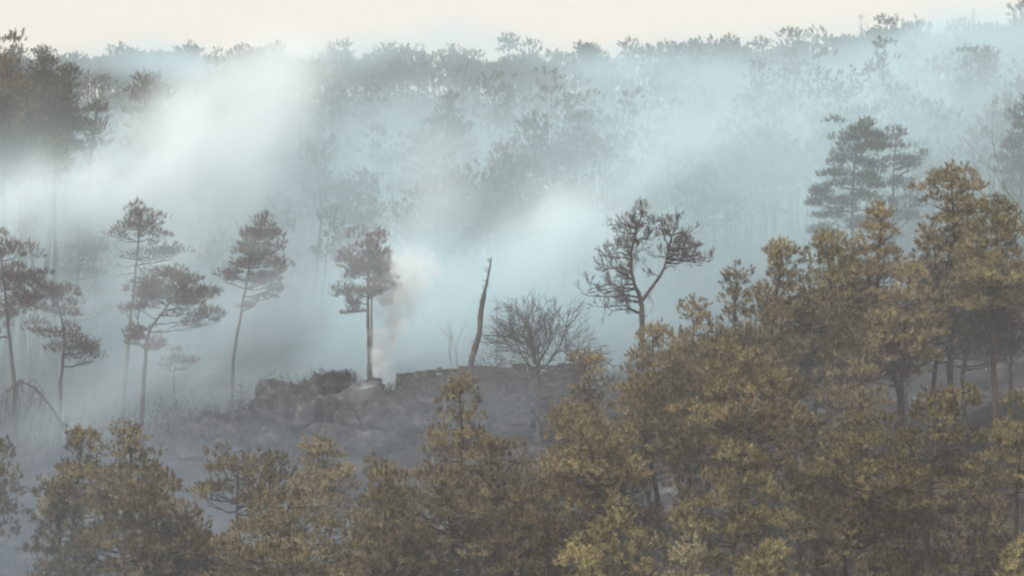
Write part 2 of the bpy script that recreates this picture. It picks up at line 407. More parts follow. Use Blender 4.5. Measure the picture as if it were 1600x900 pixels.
def drawn_pine(label, Y, stems, clumps, m='pine_grey', group=None, seed=1, r0=.16, det=MID, n=30, name='pine_tree', cat='pine tree', bare=(), behind=.5, sub=6, tint=0., bm='bark', ddepth=1.2, tw=.012, lr=.05, bias=2.5, rise=.05, spray=False):
    """a tree whose stems and clumps are set out one by one: stems [[(px,row),...]], clumps [(px,row,rx,rz)]"""
    rng = np.random.RandomState(seed)
    x0 = (stems[0][0][0] - 800) / F * Y
    base = P(stems[0][0][0], stems[0][0][1], Y); base[2] = min(base[2], gz(x0, Y) - .1)
    root = thing(name, label, cat, base, group)
    SS = []
    for i, st in enumerate(stems):
        p = [P(a, b, Y) + [0, rng.uniform(-.25, .25) * (k > 0) * (1 if i == 0 else 0) + (.35 * k * i), 0] for k, (a, b) in enumerate(st)]
        if i == 0: p[0] = base
        else: p[0] = SS[0][np.argmin(np.linalg.norm(SS[0] - P(st[0][0], st[0][1], Y), axis=1))]
        rr = r0 * (1 if i == 0 else .72)
        SS.append(trunk_obj(p, rr, rr * .22, M[bm], root, rng=rng, origin=base, name='trunk' if i == 0 else 'stem', n=26))
    cm = MB(); k = F / Y; allS = np.vstack(SS)
    tops = allS[:, 2].max()
    for (px, py, rx, rz) in clumps:
        for side in ((0,) if behind == 0 else (0, 1)):
            off = rng.uniform(-ddepth, ddepth) if side == 0 else rng.choice([-1, 1]) * rng.uniform(.5, 1.3) * ddepth
            if side == 1 and rng.rand() > behind: continue
            c = P(px, py, Y) + [rng.normal(0, .15) * side, off, rng.normal(0, .2) * side]
            r = np.array([rx / k, max(rx / k * .8, .4), rz / k])
            if spray:      # open wood: twigs that fork upward with a tuft at each tip, no solid clump
                d = np.linalg.norm(allS - c, axis=1) + np.maximum(allS[:, 2] - c[2] + .05, 0) * bias
                st_ = allS[np.argmin(d)]; L_ = bent(st_, c, rng, rise, 9, .07); ll = np.linalg.norm(c - st_); lb = MB(); tips = []
                r_ = min(.025 + .022 * ll, .065); tube(lb, L_, np.linspace(r_, r_ * .35, 9), 5)
                for q in range(3 + int(5 * r[0])):
                    i_ = rng.randint(4, 9); dd = norm(norm(c - st_) * .8 + rng.normal(0, .55, 3) + [0, 0, .15])
                    branching(lb, L_[i_], dd, rng.uniform(.28, .5) * (.6 + r[0] * .6), r_ * .4, 2, rng, .55, .2, (2, 4), .009, 4, tips)
                lb.obj('limb', M[bm], root, smooth=True, origin=base)
                tp = np.array([t[0] for t in tips]); td = norm(np.array([t[1] for t in tips]) + [0, 0, .4]); kp = rng.rand(len(tp)) < .6
                tufts(cm, tp[kp], td[kp], rng, tint=np.clip(rng.normal(.3, .2, kp.sum()), 0, 1), **det)
                continue
            r = r * [1.2, 1.2, 1.5]; nn = int(n * (r[0] * r[1]) ** .8 * 2.3) + 5
            p = []
            for q in range(3):
                p.append(fill_blob(cm, None, c + rng.normal(0, .42, 3) * r, r * rng.uniform(.42, .85, 3), nn // 3 + 2, rng, det, tintoff=tint + rng.normal(0, .1)))
            p = np.vstack(p)
            d = np.linalg.norm((allS - c) * [1, 1, 1.0], axis=1) + np.maximum(allS[:, 2] - c[2] + .1 + 0.15 * np.abs(allS[:, 0] - c[0]), 0) * bias
            s = allS[np.argmin(d)]
            lb = MB(); L = np.linalg.norm(s - c)
            limb(lb, s, c + np.array([0, 0, -r[2] * .3]), r, p, rng, r0=min(.03 + lr * .3 * L, lr * 1.6), sub=sub, rise=rise, tw=tw)
            lb.obj('limb', M[bm], root, smooth=True, origin=base)
    if cm.n: cm.obj('crown', M[m], root, origin=base)
    for (a, b, c2, d2) in bare:
        lb = MB(); s = P(a, b, Y); s = allS[np.argmin(np.linalg.norm(allS - s, axis=1))]; e = P(c2, d2, Y) + [0, rng.uniform(-.8, .8), 0]
        L = bent(s, e, rng, .06, 8); tube(lb, L, np.linspace(.045, .012, 8), 5)
        for q in range(7):
            i = rng.randint(3, 8); e2 = L[i] + rng.normal(0, .3, 3) + (e - s) * .1
            tube(lb, bent(L[i], e2, rng, .05, 4), np.linspace(.016, .007, 4), 3, cap=False)
        lb.obj('dead_branch', M['bark_dead'], root, smooth=True, origin=base)
    return root

def branching(mb, a, d, L, r, lev, rng, spread=.5, up=.12, kids=(2, 4), rmin=.006, sides=6, tips=None):
    n = 5 if lev > 2 else 3; pts = [a]; dd = d.copy()
    for i in range(n):
        dd = norm(dd + rng.normal(0, .13, 3) + np.array([0, 0, up * .5])); pts.append(pts[-1] + dd * L / n)
    pts = np.array(pts); tube(mb, pts, np.linspace(r, r * .55, n + 1), max(3, sides), cap=False)
    if tips is not None and lev < 2: tips.append((pts[-1], dd)); tips.append((pts[len(pts) // 2], dd))
    if lev == 0: return
    for k in range(rng.randint(*kids) + (1 if lev > 2 else 0)):
        i = n if k < 2 else rng.randint(1, n)
        p = norm(rng.normal(size=3)); p = norm(p - (p @ dd) * dd)
        nd = norm(dd + p * spread * rng.uniform(.6, 1.4) + np.array([0, 0, up]))
        branching(mb, pts[i], nd, L * rng.uniform(.62, .86), max(r * .56 * (1 if i == n else .8), rmin), lev - 1, rng, spread, up, kids, rmin, sides - 1, tips)

def bare_tree(label, Y, base_px, stem, starts, lev=4, group=None, seed=1, r0=.13, m='bark_pale', name='bare_tree', cat='bare tree', spread=.5, up=.12, kids=(2, 4), lmul=1.0, rmin=.006):
    """starts: (from px,row, to px,row, depth) main limbs"""
    rng = np.random.RandomState(seed)
    x0 = (stem[0][0] - 800) / F * Y
    base = P(*stem[0], Y); base[2] = min(base[2], gz(x0, Y) - .1)
    root = thing(name, label, cat, base, group)
    p = [base] + [P(a, b, Y) for a, b in stem[1:]]
    S = trunk_obj(p, r0, r0 * .6, M[m], root, rng=rng, origin=base, n=14)
    for (a, b, c2, d2, dp, rr) in starts:
        s = P(a, b, Y); s = S[np.argmin(np.linalg.norm(S - s, axis=1))]
        e = P(c2, d2, Y) + [0, dp, 0]; L = np.linalg.norm(e - s) * lmul; mb = MB()
        branching(mb, s, norm(e - s), L, rr, lev, rng, spread, up, kids, rmin)
        mb.obj('limb', M[m], root, smooth=True, origin=base)
    return root

def sapling(label, Y, b, t, n=14, l=.7, group=None, seed=1, r0=.035, name='dead_sapling', cat='dead sapling', droop=0.2, lo=.25):
    rng = np.random.RandomState(seed); base = P(*b, Y); base[2] = min(base[2], gz(base[0], Y) - .1); T = P(*t, Y)
    root = thing(name, label, cat, base, group)
    S = trunk_obj([base, base * .5 + T * .5 + rng.normal(0, .08, 3), T], r0, .008, M['bark_dead'], root, sides=6, rng=rng, origin=base, n=12)
    mb = MB(); H = T[2] - base[2]
    for i in range(n):
        z = base[2] + H * rng.uniform(lo, .97); s = stem_at(S, z); a = rng.uniform(0, 6.28); q = l * (1.15 - (z - base[2]) / H) * rng.uniform(.6, 1.2)
        e = s + np.array([math.cos(a) * q, math.sin(a) * q, q * rng.uniform(-droop, .5)]); L = bent(s, e, rng, .05, 5)
        tube(mb, L, np.linspace(.022, .011, 5), 3)
        for k in range(3):
            tube(mb, np.array([L[k + 1], L[k + 1] + rng.normal(0, .16, 3) * l + (e - s) * .2]), [.013, .009], 3)
    mb.obj('twigs', M['bark_dead'], root, origin=base)
    return root

# ---- foreground pines: (label, Y, base px, top px, top row, width, crown bottom row, shape, opts)
G = 'scorched pines on the near slope'
FG = [
 ('brown pine cut by the left edge of the frame, beside the widest low pine', 140, -40, -8, 698, 90, 835, 'dome', dict(tint=-.1)),
 ('short leaning pine top left of the tall flat-topped pine at lower left', 143, 120, 128, 684, 130, 830, 'cone', dict(tint=.0)),
 ('tall flat-topped brown pine at lower left with its trunk showing through', 141, 215, 205, 670, 130, 850, 'dome', dict(tint=.05, bare=2)),
 ('spreading low pine right below the tall flat-topped pine at lower left', 134, 225, 230, 765, 210, 960, 'dome', dict(tint=-.08)),
 ('hazy low brown pine behind the two tall lower left pines', 137, 95, 90, 770, 110, 950, 'dome', dict(tint=-.12)),
 ('layered pine of flat horizontal branches below the dark rock outcrop', 150, 385, 372, 712, 130, 800, 'open', dict(tint=-.05, dens=1.1)),
 ('branch-tipped pine reaching up to the right under the boulder outcrop', 151, 420, 425, 715, 80, 790, 'open', dict(tint=-.1)),
 ('pale hazy round pine right below the rock outcrop', 156, 510, 505, 694, 105, 815, 'dome', dict(tint=.1)),
 ('broad golden pine rounded like a cushion at the bottom left of centre', 131, 455, 450, 778, 220, 960, 'dome', dict(tint=.12)),
 ('sparse slender pine poking up between the cushion pine and the pointed central pine', 154, 600, 592, 722, 70, 830, 'cone', dict(tint=-.15, dens=.7)),
 ('pine with a yellow left shoulder left of the pointed central pine', 138, 600, 607, 736, 130, 950, 'dome', dict(tint=.08)),
 ('tallest pointed pine at bottom centre standing before the ruined wall', 142, 725, 718, 596, 165, 800, 'cone', dict(tint=.05)),
 ('wide hazy brown pine below the pointed central pine', 134, 700, 690, 742, 230, 960, 'dome', dict(tint=-.1)),
 ('bushy pine on the right flank of the pointed central pine', 138, 790, 780, 690, 150, 900, 'dome', dict(tint=-.08)),
 ('conical pine right of the ruined wall with a smooth pointed top', 150, 915, 921, 566, 120, 760, 'cone', dict(tint=.05)),
 ('pine with a pale crest and bent bare trunk below the conical pine', 140, 935, 905, 655, 170, 800, 'dome', dict(tint=.1, kinks=[(940, 860), (922, 780), (925, 710)], bare=3)),
 ('dull pine filling the bottom centre right behind the small low pine', 132, 850, 850, 770, 170, 960, 'dome', dict(tint=-.15)),
 ('small round dark pine at the bottom edge right of centre', 128, 968, 968, 804, 135, 950, 'dome', dict(tint=.08)),
 ('tiny yellow pine top peeping over the bottom edge', 122, 1072, 1072, 862, 70, 960, 'cone', dict(tint=.3)),
 ('low yellow-green pine top at the bottom edge under the small round pine', 121, 905, 905, 872, 80, 960, 'dome', dict(tint=.25)),
 ('pine at the foot of the two-stemmed tree, first of the rising row', 156, 1015, 1020, 515, 115, 700, 'dome', dict(tint=.08)),
 ('pine with a dark curving trunk just below the first of the rising row', 144, 1040, 1008, 596, 110, 740, 'dome', dict(tint=.0, kinks=[(1040, 850), (1022, 750), (1008, 690)], bare=3)),
 ('pine second in the rising row, a low notch to its right', 158, 1085, 1082, 480, 110, 690, 'dome', dict(tint=.08)),
 ('pointed pine third in the rising row below the thin dead pole', 160, 1155, 1150, 432, 105, 660, 'cone', dict(tint=.05)),
 ('pine with a lone left sprig fourth in the rising row', 159, 1230, 1222, 386, 110, 640, 'cone', dict(tint=.05)),
 ('pine between the sprigged pine and the highest bushy pine of the rising row', 161, 1300, 1292, 368, 110, 600, 'dome', dict(tint=.08)),
 ('pointed bushy pine in front of the big hazy twin pines', 160, 1370, 1376, 334, 130, 600, 'cone', dict(tint=.12)),
 ('bright rounded pine right of the pointed bushy pine', 157, 1420, 1424, 412, 110, 580, 'dome', dict(tint=.12)),
 ('tallest orange-brown pine at upper right with a jagged two-horned top', 165, 1505, 1486, 262, 130, 420, 'open', dict(tint=.12, dens=1.25, bare=2)),
 ('round pale pine at the right edge beside the two-horned pine', 160, 1560, 1562, 312, 125, 500, 'dome', dict(tint=.08)),
 ('smoke-greyed pine under the two-horned pine with long bare trunks below', 170, 1508, 1500, 400, 160, 560, 'dome', dict(tint=-.15, bare=3)),
 ('smoke-greyed pine at the right edge above the misty trunks', 168, 1580, 1585, 430, 130, 560, 'dome', dict(tint=-.2, bare=2)),
 ('large shaded pine in the middle of the rising mass', 152, 1265, 1262, 452, 180, 640, 'dome', dict(tint=-.05, bare=2)),
 ('shaded pine left of the large shaded pine, over the greyish round crown', 153, 1160, 1165, 520, 130, 660, 'dome', dict(tint=-.05)),
 ('shaded pine right in the rising mass with dark trunks under it', 160, 1352, 1350, 462, 150, 590, 'dome', dict(tint=-.12, r0=.24, bare=2)),
 ('broad rounded pine with a pale knobby top at centre right', 141, 1165, 1160, 548, 200, 760, 'dome', dict(tint=.02, bare=3)),
 ('grey-tinged knobby pine on the right shoulder of the broad rounded pine', 146, 1245, 1235, 588, 80, 720, 'dome', dict(tint=-.12)),
 ('bulging pine with three tiers of foliage at lower right of centre', 131, 1150, 1162, 702, 150, 880, 'dome', dict(tint=.05, kinks=[(1140, 900), (1152, 820)], bare=3)),
 ('compact domed pine standing clear of the misty trunks at right', 143, 1345, 1336, 584, 130, 700, 'dome', dict(tint=.08)),
 ('rangy pine with a long bare trunk between the domed pine and the dark one', 134, 1362, 1350, 655, 200, 850, 'dome', dict(tint=.0, kinks=[(1368, 860), (1362, 790)], bare=4)),
 ('brown drooping pine between the tiered pine and the rangy pine', 136, 1275, 1262, 660, 120, 830, 'dome', dict(tint=-.1)),
 ('dark ragged pine at lower right with a straight bare trunk', 128, 1450, 1478, 618, 150, 810, 'open', dict(tint=-.08, kinks=[(1450, 880), (1452, 780), (1462, 700)], dens=1.3, bare=5)),
 ('pine crown cut by the right edge, beside the dark ragged pine', 134, 1600, 1606, 626, 120, 780, 'open', dict(tint=.05, dens=1.2)),
 ('low hazy brown pine at the bottom right under the dark ragged pine', 126, 1530, 1528, 765, 150, 960, 'open', dict(tint=-.08, dens=1.1)),
 ('small yellowish pine in the bottom right corner', 122, 1602, 1602, 850, 70, 960, 'dome', dict(tint=.2)),
 ('drab pine along the bottom edge below the rangy pine', 127, 1290, 1285, 800, 130, 960, 'open', dict(tint=-.12)),
 ('hazy low pine in the gap between the lower left pines and the cushion pine', 136, 300, 295, 828, 150, 980, 'dome', dict(tint=-.1)),
 ('hazy brown pine at the bottom edge below the pine with the yellow left shoulder', 131, 620, 625, 830, 150, 980, 'dome', dict(tint=-.1)),
 ('olive pine sunk between the first two pines of the rising row', 152, 1055, 1052, 560, 110, 740, 'dome', dict(tint=.0)),
 ('olive pine under the pointed third pine of the rising row', 155, 1120, 1118, 520, 110, 700, 'dome', dict(tint=.0)),
 ('olive pine filling the notch left of the lone-sprig pine', 160, 1190, 1192, 452, 90, 640, 'dome', dict(tint=.05)),
 ('olive pine filling the notch between the sprigged pine and the pointed bushy pine', 163, 1335, 1334, 384, 100, 600, 'dome', dict(tint=.05)),
 ('brown pine tucked below the two-horned pine, left of its trunk', 163, 1462, 1460, 372, 110, 560, 'dome', dict(tint=-.02)),
 ('drab low pine between the rangy pine and the dark ragged pine', 131, 1408, 1408, 770, 110, 980, 'dome', dict(tint=-.1)),
 ('yellow low pine at the bottom edge right of the bulging pine', 124, 1205, 1205, 858, 100, 980, 'dome', dict(tint=.12)),
 ('brown pine deep between the conical pine and the dark-trunked pine', 143, 965, 962, 700, 130, 900, 'dome', dict(tint=-.1)),
 ('brown pine at mid right below the compact domed pine', 138, 1330, 1322, 700, 120, 880, 'dome', dict(tint=-.05)),
 ('thin drab pine behind the bulging pine at lower right', 140, 1068, 1075, 700, 90, 930, 'cone', dict(tint=-.15, bare=2)),
]
for i, (lab, Y, pb, pt, top, wid, bot, shp, o) in enumerate(FG):
    o.setdefault('dens', 1.25 if pb < 700 else 1.0)
    o.setdefault('m', 'pine_brown' if 'brown' in lab or 'drab' in lab or 'shaded' in lab or i % 5 == 3 else 'pine_olive' if 'yellow' in lab or 'dark' in lab or i % 4 == 1 else 'pine')
    pine(lab, Y, pb, pt, top, wid, bot, shp, group=G, seed=i * 13, **o)

# bare trunks standing in the mist at right
for i, (Y, pb, pt, top, lab) in enumerate([
    (176, 1418, 1408, 470, 'bare dark trunk in mist leaning left, leftmost under the smoke-greyed pines'),
    (178, 1545, 1540, 500, 'straight thin bare trunk in mist near the right edge'),
    (175, 1574, 1572, 480, 'thickest bare trunk in mist nearest the right edge'),
    (174, 1388, 1392, 480, 'short bare trunk in mist beside the large pale ash patch')]):
    pine(lab, Y, pb, pt, top, 70, top + 60, 'open', m='pine_grey', group='trunks standing in mist at right', seed=900 + i, det='mid', bare=5, dens=.6)

# ---- middle-ground pines in the smoke
Gm = 'burnt pines standing in the smoke'
drawn_pine('hazy pine cut by the left edge with a drooping brown crown', 206, [[(25, 690), (22, 590), (10, 480), (0, 385)]],
  [(5, 385, 22, 12), (25, 405, 22, 12), (-25, 400, 25, 14), (35, 440, 25, 14), (0, 450, 32, 18), (-40, 460, 30, 18), (20, 490, 30, 16), (-30, 510, 30, 16), (40, 470, 18, 10)], group=Gm, seed=11, r0=.2, n=48)
drawn_pine('hazy pine with foliage hanging rusty at its right, near the left edge', 203, [[(90, 680), (95, 600), (100, 520), (82, 440)]],
  [(62, 438, 20, 12), (85, 450, 22, 12), (98, 475, 26, 14), (70, 480, 28, 16), (110, 500, 24, 14), (60, 510, 24, 14), (125, 525, 20, 14), (140, 560, 12, 14), (132, 545, 16, 16), (100, 540, 26, 14), (45, 470, 22, 14)], group=Gm, seed=12, r0=.19, n=48, m='pine_rust', tint=-.2)
drawn_pine('faintest pale pine, its small pointed top left of the tall bare-armed pine', 246, [[(118, 600), (118, 500), (122, 420), (122, 345)]],
  [(122, 352, 12, 10), (112, 368, 16, 9), (130, 372, 15, 9), (105, 395, 20, 10), (138, 395, 16, 9), (118, 420, 28, 12), (92, 430, 18, 10), (150, 470, 22, 11), (168, 485, 14, 8), (150, 430, 16, 8), (100, 460, 22, 10)], group=Gm, seed=13, r0=.17, m='pine_grey')
drawn_pine('tall slender pine whose pale crown carries long bare horizontal arms on its left', 221, [[(190, 590), (203, 510), (210, 440), (217, 380), (220, 328)]],
  [(222, 330, 16, 9), (238, 345, 16, 9), (205, 345, 15, 8), (225, 362, 24, 9), (250, 368, 16, 8), (200, 370, 16, 8), (258, 392, 20, 9), (235, 398, 22, 9), (270, 402, 12, 7), (215, 400, 16, 7), (190, 480, 10, 9), (200, 486, 8, 7), (228, 430, 14, 8)], group=Gm, seed=14, r0=.17, n=36,
  bare=[(212, 392, 180, 388), (211, 402, 178, 400), (210, 412, 180, 413), (211, 425, 186, 428), (213, 405, 250, 425), (213, 380, 184, 372), (212, 415, 245, 440)])
drawn_pine('crooked pine with a wide crown thrown right, before the tall bare-armed pine', 203, [[(218, 668), (225, 600), (230, 540), (236, 513), (262, 478), (285, 445)], [(231, 535), (222, 520), (213, 500)]],
  [(272, 430, 20, 9), (250, 438, 24, 11), (225, 452, 22, 11), (295, 450, 24, 11), (270, 460, 32, 13), (240, 468, 22, 10), (318, 465, 20, 9), (300, 478, 26, 11), (328, 488, 16, 8), (318, 502, 18, 9), (300, 498, 16, 9), (336, 503, 9, 5), (218, 480, 15, 8), (215, 520, 16, 8), (246, 540, 18, 7), (208, 535, 9, 6), (205, 475, 12, 8)], group=Gm, seed=15, r0=.19, n=46, lr=.03, bias=1.0, rise=-.02)
drawn_pine('slender pine with a narrow leaning crown and curved bare trunk behind the rock outcrop', 214, [[(362, 622), (364, 570), (375, 500), (386, 440), (395, 390), (412, 345)]],
  [(412, 350, 13, 9), (400, 365, 20, 10), (424, 368, 15, 10), (410, 385, 26, 12), (434, 388, 12, 9), (388, 392, 18, 10), (405, 410, 28, 12), (432, 412, 14, 10), (378, 412, 20, 9), (362, 425, 20, 8), (350, 438, 16, 7), (415, 435, 18, 10), (430, 442, 13, 9), (422, 462, 15, 8), (436, 425, 9, 8), (392, 478, 10, 6), (398, 440, 14, 9)], group=Gm, seed=16, r0=.17, n=50)
drawn_pine('column-trunked pine with a dense rounded rusty crown beside the rising white smoke', 207, [[(577, 610), (577, 560), (575, 480), (577, 420), (592, 372)], [(577, 604), (580, 540), (580, 470), (583, 430)]],
  [(590, 378, 14, 12), (572, 388, 20, 13), (600, 395, 13, 12), (555, 400, 20, 14), (580, 408, 30, 15), (548, 420, 20, 15), (598, 420, 14, 12), (570, 430, 30, 15), (545, 442, 18, 13), (590, 440, 18, 12), (565, 455, 28, 13), (545, 465, 16, 11), (582, 462, 14, 10), (552, 480, 14, 8), (605, 450, 12, 5)], group=Gm, seed=17, r0=.20, n=60, m='pine_rust', tint=-.05)
drawn_pine('two-stemmed pine forking low, thin grey crowns over curved limbs, above the near slope', 176,
  [[(1000, 560), (1003, 510), (1001, 470), (990, 440), (986, 400), (995, 360), (1005, 332)], [(1001, 470), (1018, 450), (1038, 420), (1048, 380), (1060, 345)]],
  [(1003, 336, 14, 6), (985, 345, 10, 5), (1015, 352, 12, 5), (972, 362, 16, 5), (996, 362, 14, 5), (962, 382, 18, 6), (1012, 375, 12, 5), (975, 392, 16, 5), (952, 398, 10, 4), (1000, 395, 14, 5),
   (1058, 350, 12, 6), (1045, 362, 11, 5), (1074, 365, 13, 5), (1062, 378, 16, 5), (1084, 385, 14, 5), (1036, 378, 12, 5), (1072, 398, 18, 5), (1094, 405, 14, 4), (1108, 408, 8, 4), (1025, 400, 10, 5), (1056, 400, 12, 5),
   (940, 425, 14, 4), (965, 432, 16, 5), (922, 452, 16, 4), (945, 458, 16, 4), (912, 460, 8, 3), (968, 468, 16, 4), (945, 480, 16, 4), (985, 415, 10, 4), (958, 486, 8, 3), (1015, 425, 8, 4)],
  m='pine_grey', seed=18, r0=.2, n=17, sub=20, behind=.75, ddepth=1.4, tw=.013, lr=.055, cat='pine tree', tint=-.25, bm='bark_dead', bias=.4, rise=-.04, spray=True,
  det=dict(length=.16, nl=.10, nw=.028, k=9, ang=(30, 90)),
  bare=[(990, 435, 960, 420), (1000, 475, 985, 462), (1012, 455, 1020, 470), (1040, 415, 1075, 402), (1003, 500, 1012, 494)])
drawn_pine('large bluish hazy pine, left and fuller of the joined pair behind the rising row', 226, [[(1335, 480), (1333, 400), (1332, 300), (1340, 205)]],
  [(1345, 205, 18, 9), (1330, 215, 20, 10), (1360, 215, 18, 10), (1318, 235, 20, 10), (1345, 238, 28, 12), (1372, 235, 14, 9), (1310, 258, 20, 11), (1340, 262, 30, 13), (1368, 262, 18, 10), (1298, 282, 20, 9), (1325, 290, 28, 11), (1355, 292, 24, 10), (1285, 300, 16, 8), (1280, 315, 14, 8), (1305, 318, 24, 10), (1340, 322, 26, 11), (1372, 318, 14, 8), (1300, 345, 26, 11), (1275, 360, 12, 8), (1330, 352, 28, 12), (1290, 375, 24, 10), (1360, 355, 18, 10)], group='hazy pair of pines behind the rising row', seed=19, r0=.22, m='pine_far', n=58)
drawn_pine('large bluish hazy pine, right one of the joined pair with upturned bare arms', 228, [[(1396, 480), (1396, 400), (1396, 300), (1400, 215)]],
  [(1402, 212, 12, 7), (1390, 225, 14, 8), (1412, 230, 12, 7), (1385, 250, 16, 8), (1410, 252, 16, 7), (1425, 262, 14, 6), (1388, 285, 16, 8), (1430, 258, 10, 5), (1418, 300, 16, 8), (1400, 325, 20, 9), (1425, 318, 14, 8), (1385, 345, 20, 10), (1415, 345, 16, 9), (1448, 245, 8, 4), (1395, 365, 20, 10)], group='hazy pair of pines behind the rising row', seed=20, r0=.2, m='pine_far', n=34,
  bare=[(1396, 270, 1435, 240), (1396, 285, 1450, 250), (1396, 300, 1440, 275), (1396, 320, 1435, 290)])
drawn_pine('faded pine in pale smoke right behind the two-stemmed pine', 252, [[(1068, 510), (1070, 420), (1085, 340), (1105, 270)]],
  [(1105, 272, 18, 10), (1085, 285, 22, 11), (1125, 288, 22, 11), (1070, 300, 18, 9), (1105, 308, 30, 13), (1140, 312, 20, 10), (1125, 330, 30, 11), (1152, 330, 12, 7), (1095, 330, 24, 10), (1135, 348, 18, 8), (1105, 352, 20, 8), (1075, 318, 16, 9)], seed=21, group=Gm, r0=.2, m='pine_far', n=15)
pine('tall hazy pine cut by the right edge above the round pale pine', 240, 1625, 1612, 150, 110, 330, 'dome', m='pine_far', group=Gm, seed=401, det='mid')
drawn_pine('drab low pine behind the crooked pine at left, half lost in smoke', 216, [[(275, 640), (272, 590), (278, 560)]],
  [(275, 560, 18, 8), (288, 572, 16, 8), (262, 575, 14, 7)], seed=22, group=Gm, r0=.07, m='pine_grey', n=18)

# ---- snag, leafless trees, saplings
def snag():
    Y = 193; rng = np.random.RandomState(5)
    p = [(736, 632), (736, 575), (741, 548), (749, 520), (751, 490), (756, 462), (761, 440), (765, 418), (768, 402)]
    base = P(*p[0], Y); base[2] = min(base[2], gz(base[0], Y) - .1)
    root = thing('tree_snag', 'crooked dead snag tapering to a broken tip, no branches, before the ruined wall', 'dead tree', base)
    pts = [base] + [P(a, b, Y) + [0, rng.uniform(-.15, .15), 0] for a, b in p[1:]]
    S = curve(pts, 40); r = np.interp(np.linspace(0, 1, 40), [0, .35, .62, .66, .8, 1], [.24, .19, .17, .11, .07, .035]) * (1 + rng.normal(0, .09, 40))
    mb = MB(); tube(mb, S, r, 10); mb.obj('trunk', M['bark_dead'], root, smooth=True, origin=base)
    for i in range(16):
        k = rng.randint(22, 39); a = rng.uniform(0, 6.28); l = rng.uniform(.14, .42)
        b = MB(); tube(b, np.array([S[k], S[k] + [math.cos(a) * l, math.sin(a) * l, l * .7]]), [.035, .015], 5)
        b.obj('broken_stub', M['bark_dead'], root, origin=base)
snag()
bare_tree('rounded leafless tree with finely spread branches in front of the ruined wall', 190, None, [(842, 655), (841, 620), (840, 574)],
  [(840, 592, 812, 566, .2, .07), (840, 582, 822, 550, -.5, .08), (841, 576, 834, 540, .4, .08), (841, 576, 850, 542, -.3, .085), (841, 582, 864, 552, .6, .08), (841, 590, 872, 572, -.5, .07), (841, 584, 842, 556, 1.1, .07), (841, 586, 838, 558, -1.2, .07), (841, 600, 806, 586, .4, .05), (842, 604, 876, 590, .1, .05)],
  lev=4, seed=34, r0=.2, spread=.5, up=.03, kids=(3, 5), lmul=1.22, rmin=.013, m='bark_dead')
sapling('thin dead sapling with level twigs between the snag and the rounded leafless tree', 191, (780, 650), (776, 470), 26, 1.3, seed=41, r0=.05, droop=.25, lo=.3)
Gs = 'dead saplings among the rocks'
sapling('dead sapling with bristling twigs below the slender leaning pine', 201, (372, 690), (377, 598), 24, 1.3, seed=42, r0=.080, group=Gs)
sapling('straight twiggy dead sapling standing up over the highest part of the rock outcrop', 194, (508, 690), (511, 588), 14, .45, seed=43, r0=.072, group=Gs)
sapling('short bare stick of a sapling left of the rock outcrop crest', 206, (415, 660), (417, 608), 6, .35, seed=44, group=Gs, r0=.048)
sapling('leaning forked dead sapling behind the rock outcrop crest', 208, (440, 645), (437, 596), 12, .7, seed=45, group=Gs, r0=.056)
sapling('dead spindly sapling at left of the low boulder', 204, (338, 690), (340, 630), 26, 1.0, seed=46, group=Gs, r0=.056)
sapling('dark needle-thin dead stick in front of the left rock slope', 192, (345, 735), (347, 650), 8, .4, seed=47, group=Gs, r0=.048)
sapling('thin dead pole rising above the third pine of the rising row', 172, (1147, 500), (1146, 406), 8, .25, seed=48, r0=.080, name='dead_pole', cat='dead tree', lo=.5)
sapling('thin pale pole of a dead tree above the far left hazy pines', 236, (46, 440), (53, 352), 3, .3, seed=49, r0=.096, name='dead_pole', cat='dead tree')
sapling('long bare twig arching in from the right edge behind the round pale pine', 186, (1640, 420), (1535, 285), 8, .8, seed=50, r0=.048, name='dead_branch_tree', cat='dead tree') if False else None
bare_tree('leafless crown thrust in from the right edge, dark thin branches behind the two-horned pine', 184, None, [(1640, 560), (1636, 440), (1630, 360)],
  [(1632, 380, 1560, 305, .2, .035), (1631, 370, 1570, 325, -.6, .03), (1632, 400, 1580, 345, .6, .03)], lev=2, seed=52, r0=.09, m='bark_dead', spread=.35, up=.03)
bare_tree('small faint leafless shrub in the smoke left of the snag', 212, None, [(716, 610), (716, 590)],
  [(716, 595, 700, 560, .2, .03), (716, 592, 722, 555, -.2, .03), (716, 597, 735, 575, .2, .025)], lev=3, seed=53, r0=.06, name='leafless_shrub', cat='shrub')

def arch():
    """an arching burnt tree top with hanging twigs, left"""
    Y = 196; rng = np.random.RandomState(8)
    pl = [(112, 712), (104, 680), (88, 650), (68, 622), (48, 602), (30, 600), (12, 612)]
    base = P(*pl[0], Y); base[2] = min(base[2], gz(base[0], Y) - .1)
    root = thing('bowed_dead_tree', 'bowed burnt tree arching over leftwards with a curtain of hanging twigs, lower left', 'dead tree', base)
    S = curve([base] + [P(a, b, Y) + [0, rng.uniform(-.3, .3), 0] for a, b in pl[1:]], 26)
    mb = MB(); tube(mb, S, np.linspace(.15, .03, 26), 8); mb.obj('trunk', M['bark_dead'], root, smooth=True, origin=base)
    for i in range(34):
        k = rng.randint(6, 26); s = S[k]; l = rng.uniform(1.2, 3.2); dx = rng.normal(-.25, .4); dy = rng.normal(0, .7)
        m_ = MB(); L = curve([s, s + [dx * .5, dy * .5, rng.uniform(0, .25)], s + [dx, dy, -l * .45], s + [dx * 1.2, dy * 1.1, -l]], 9)
        tube(m_, L, np.linspace(.03, .008, 9), 4)
        for q in range(9):
            j = rng.randint(2, 9); tube(m_, np.array([L[j], L[j] + [rng.normal(0, .2), rng.normal(0, .2), -rng.uniform(.1, .6)]]), [.012, .006], 3)
        m_.obj('hanging_branch', M['bark_dead'], root, origin=base)
arch()

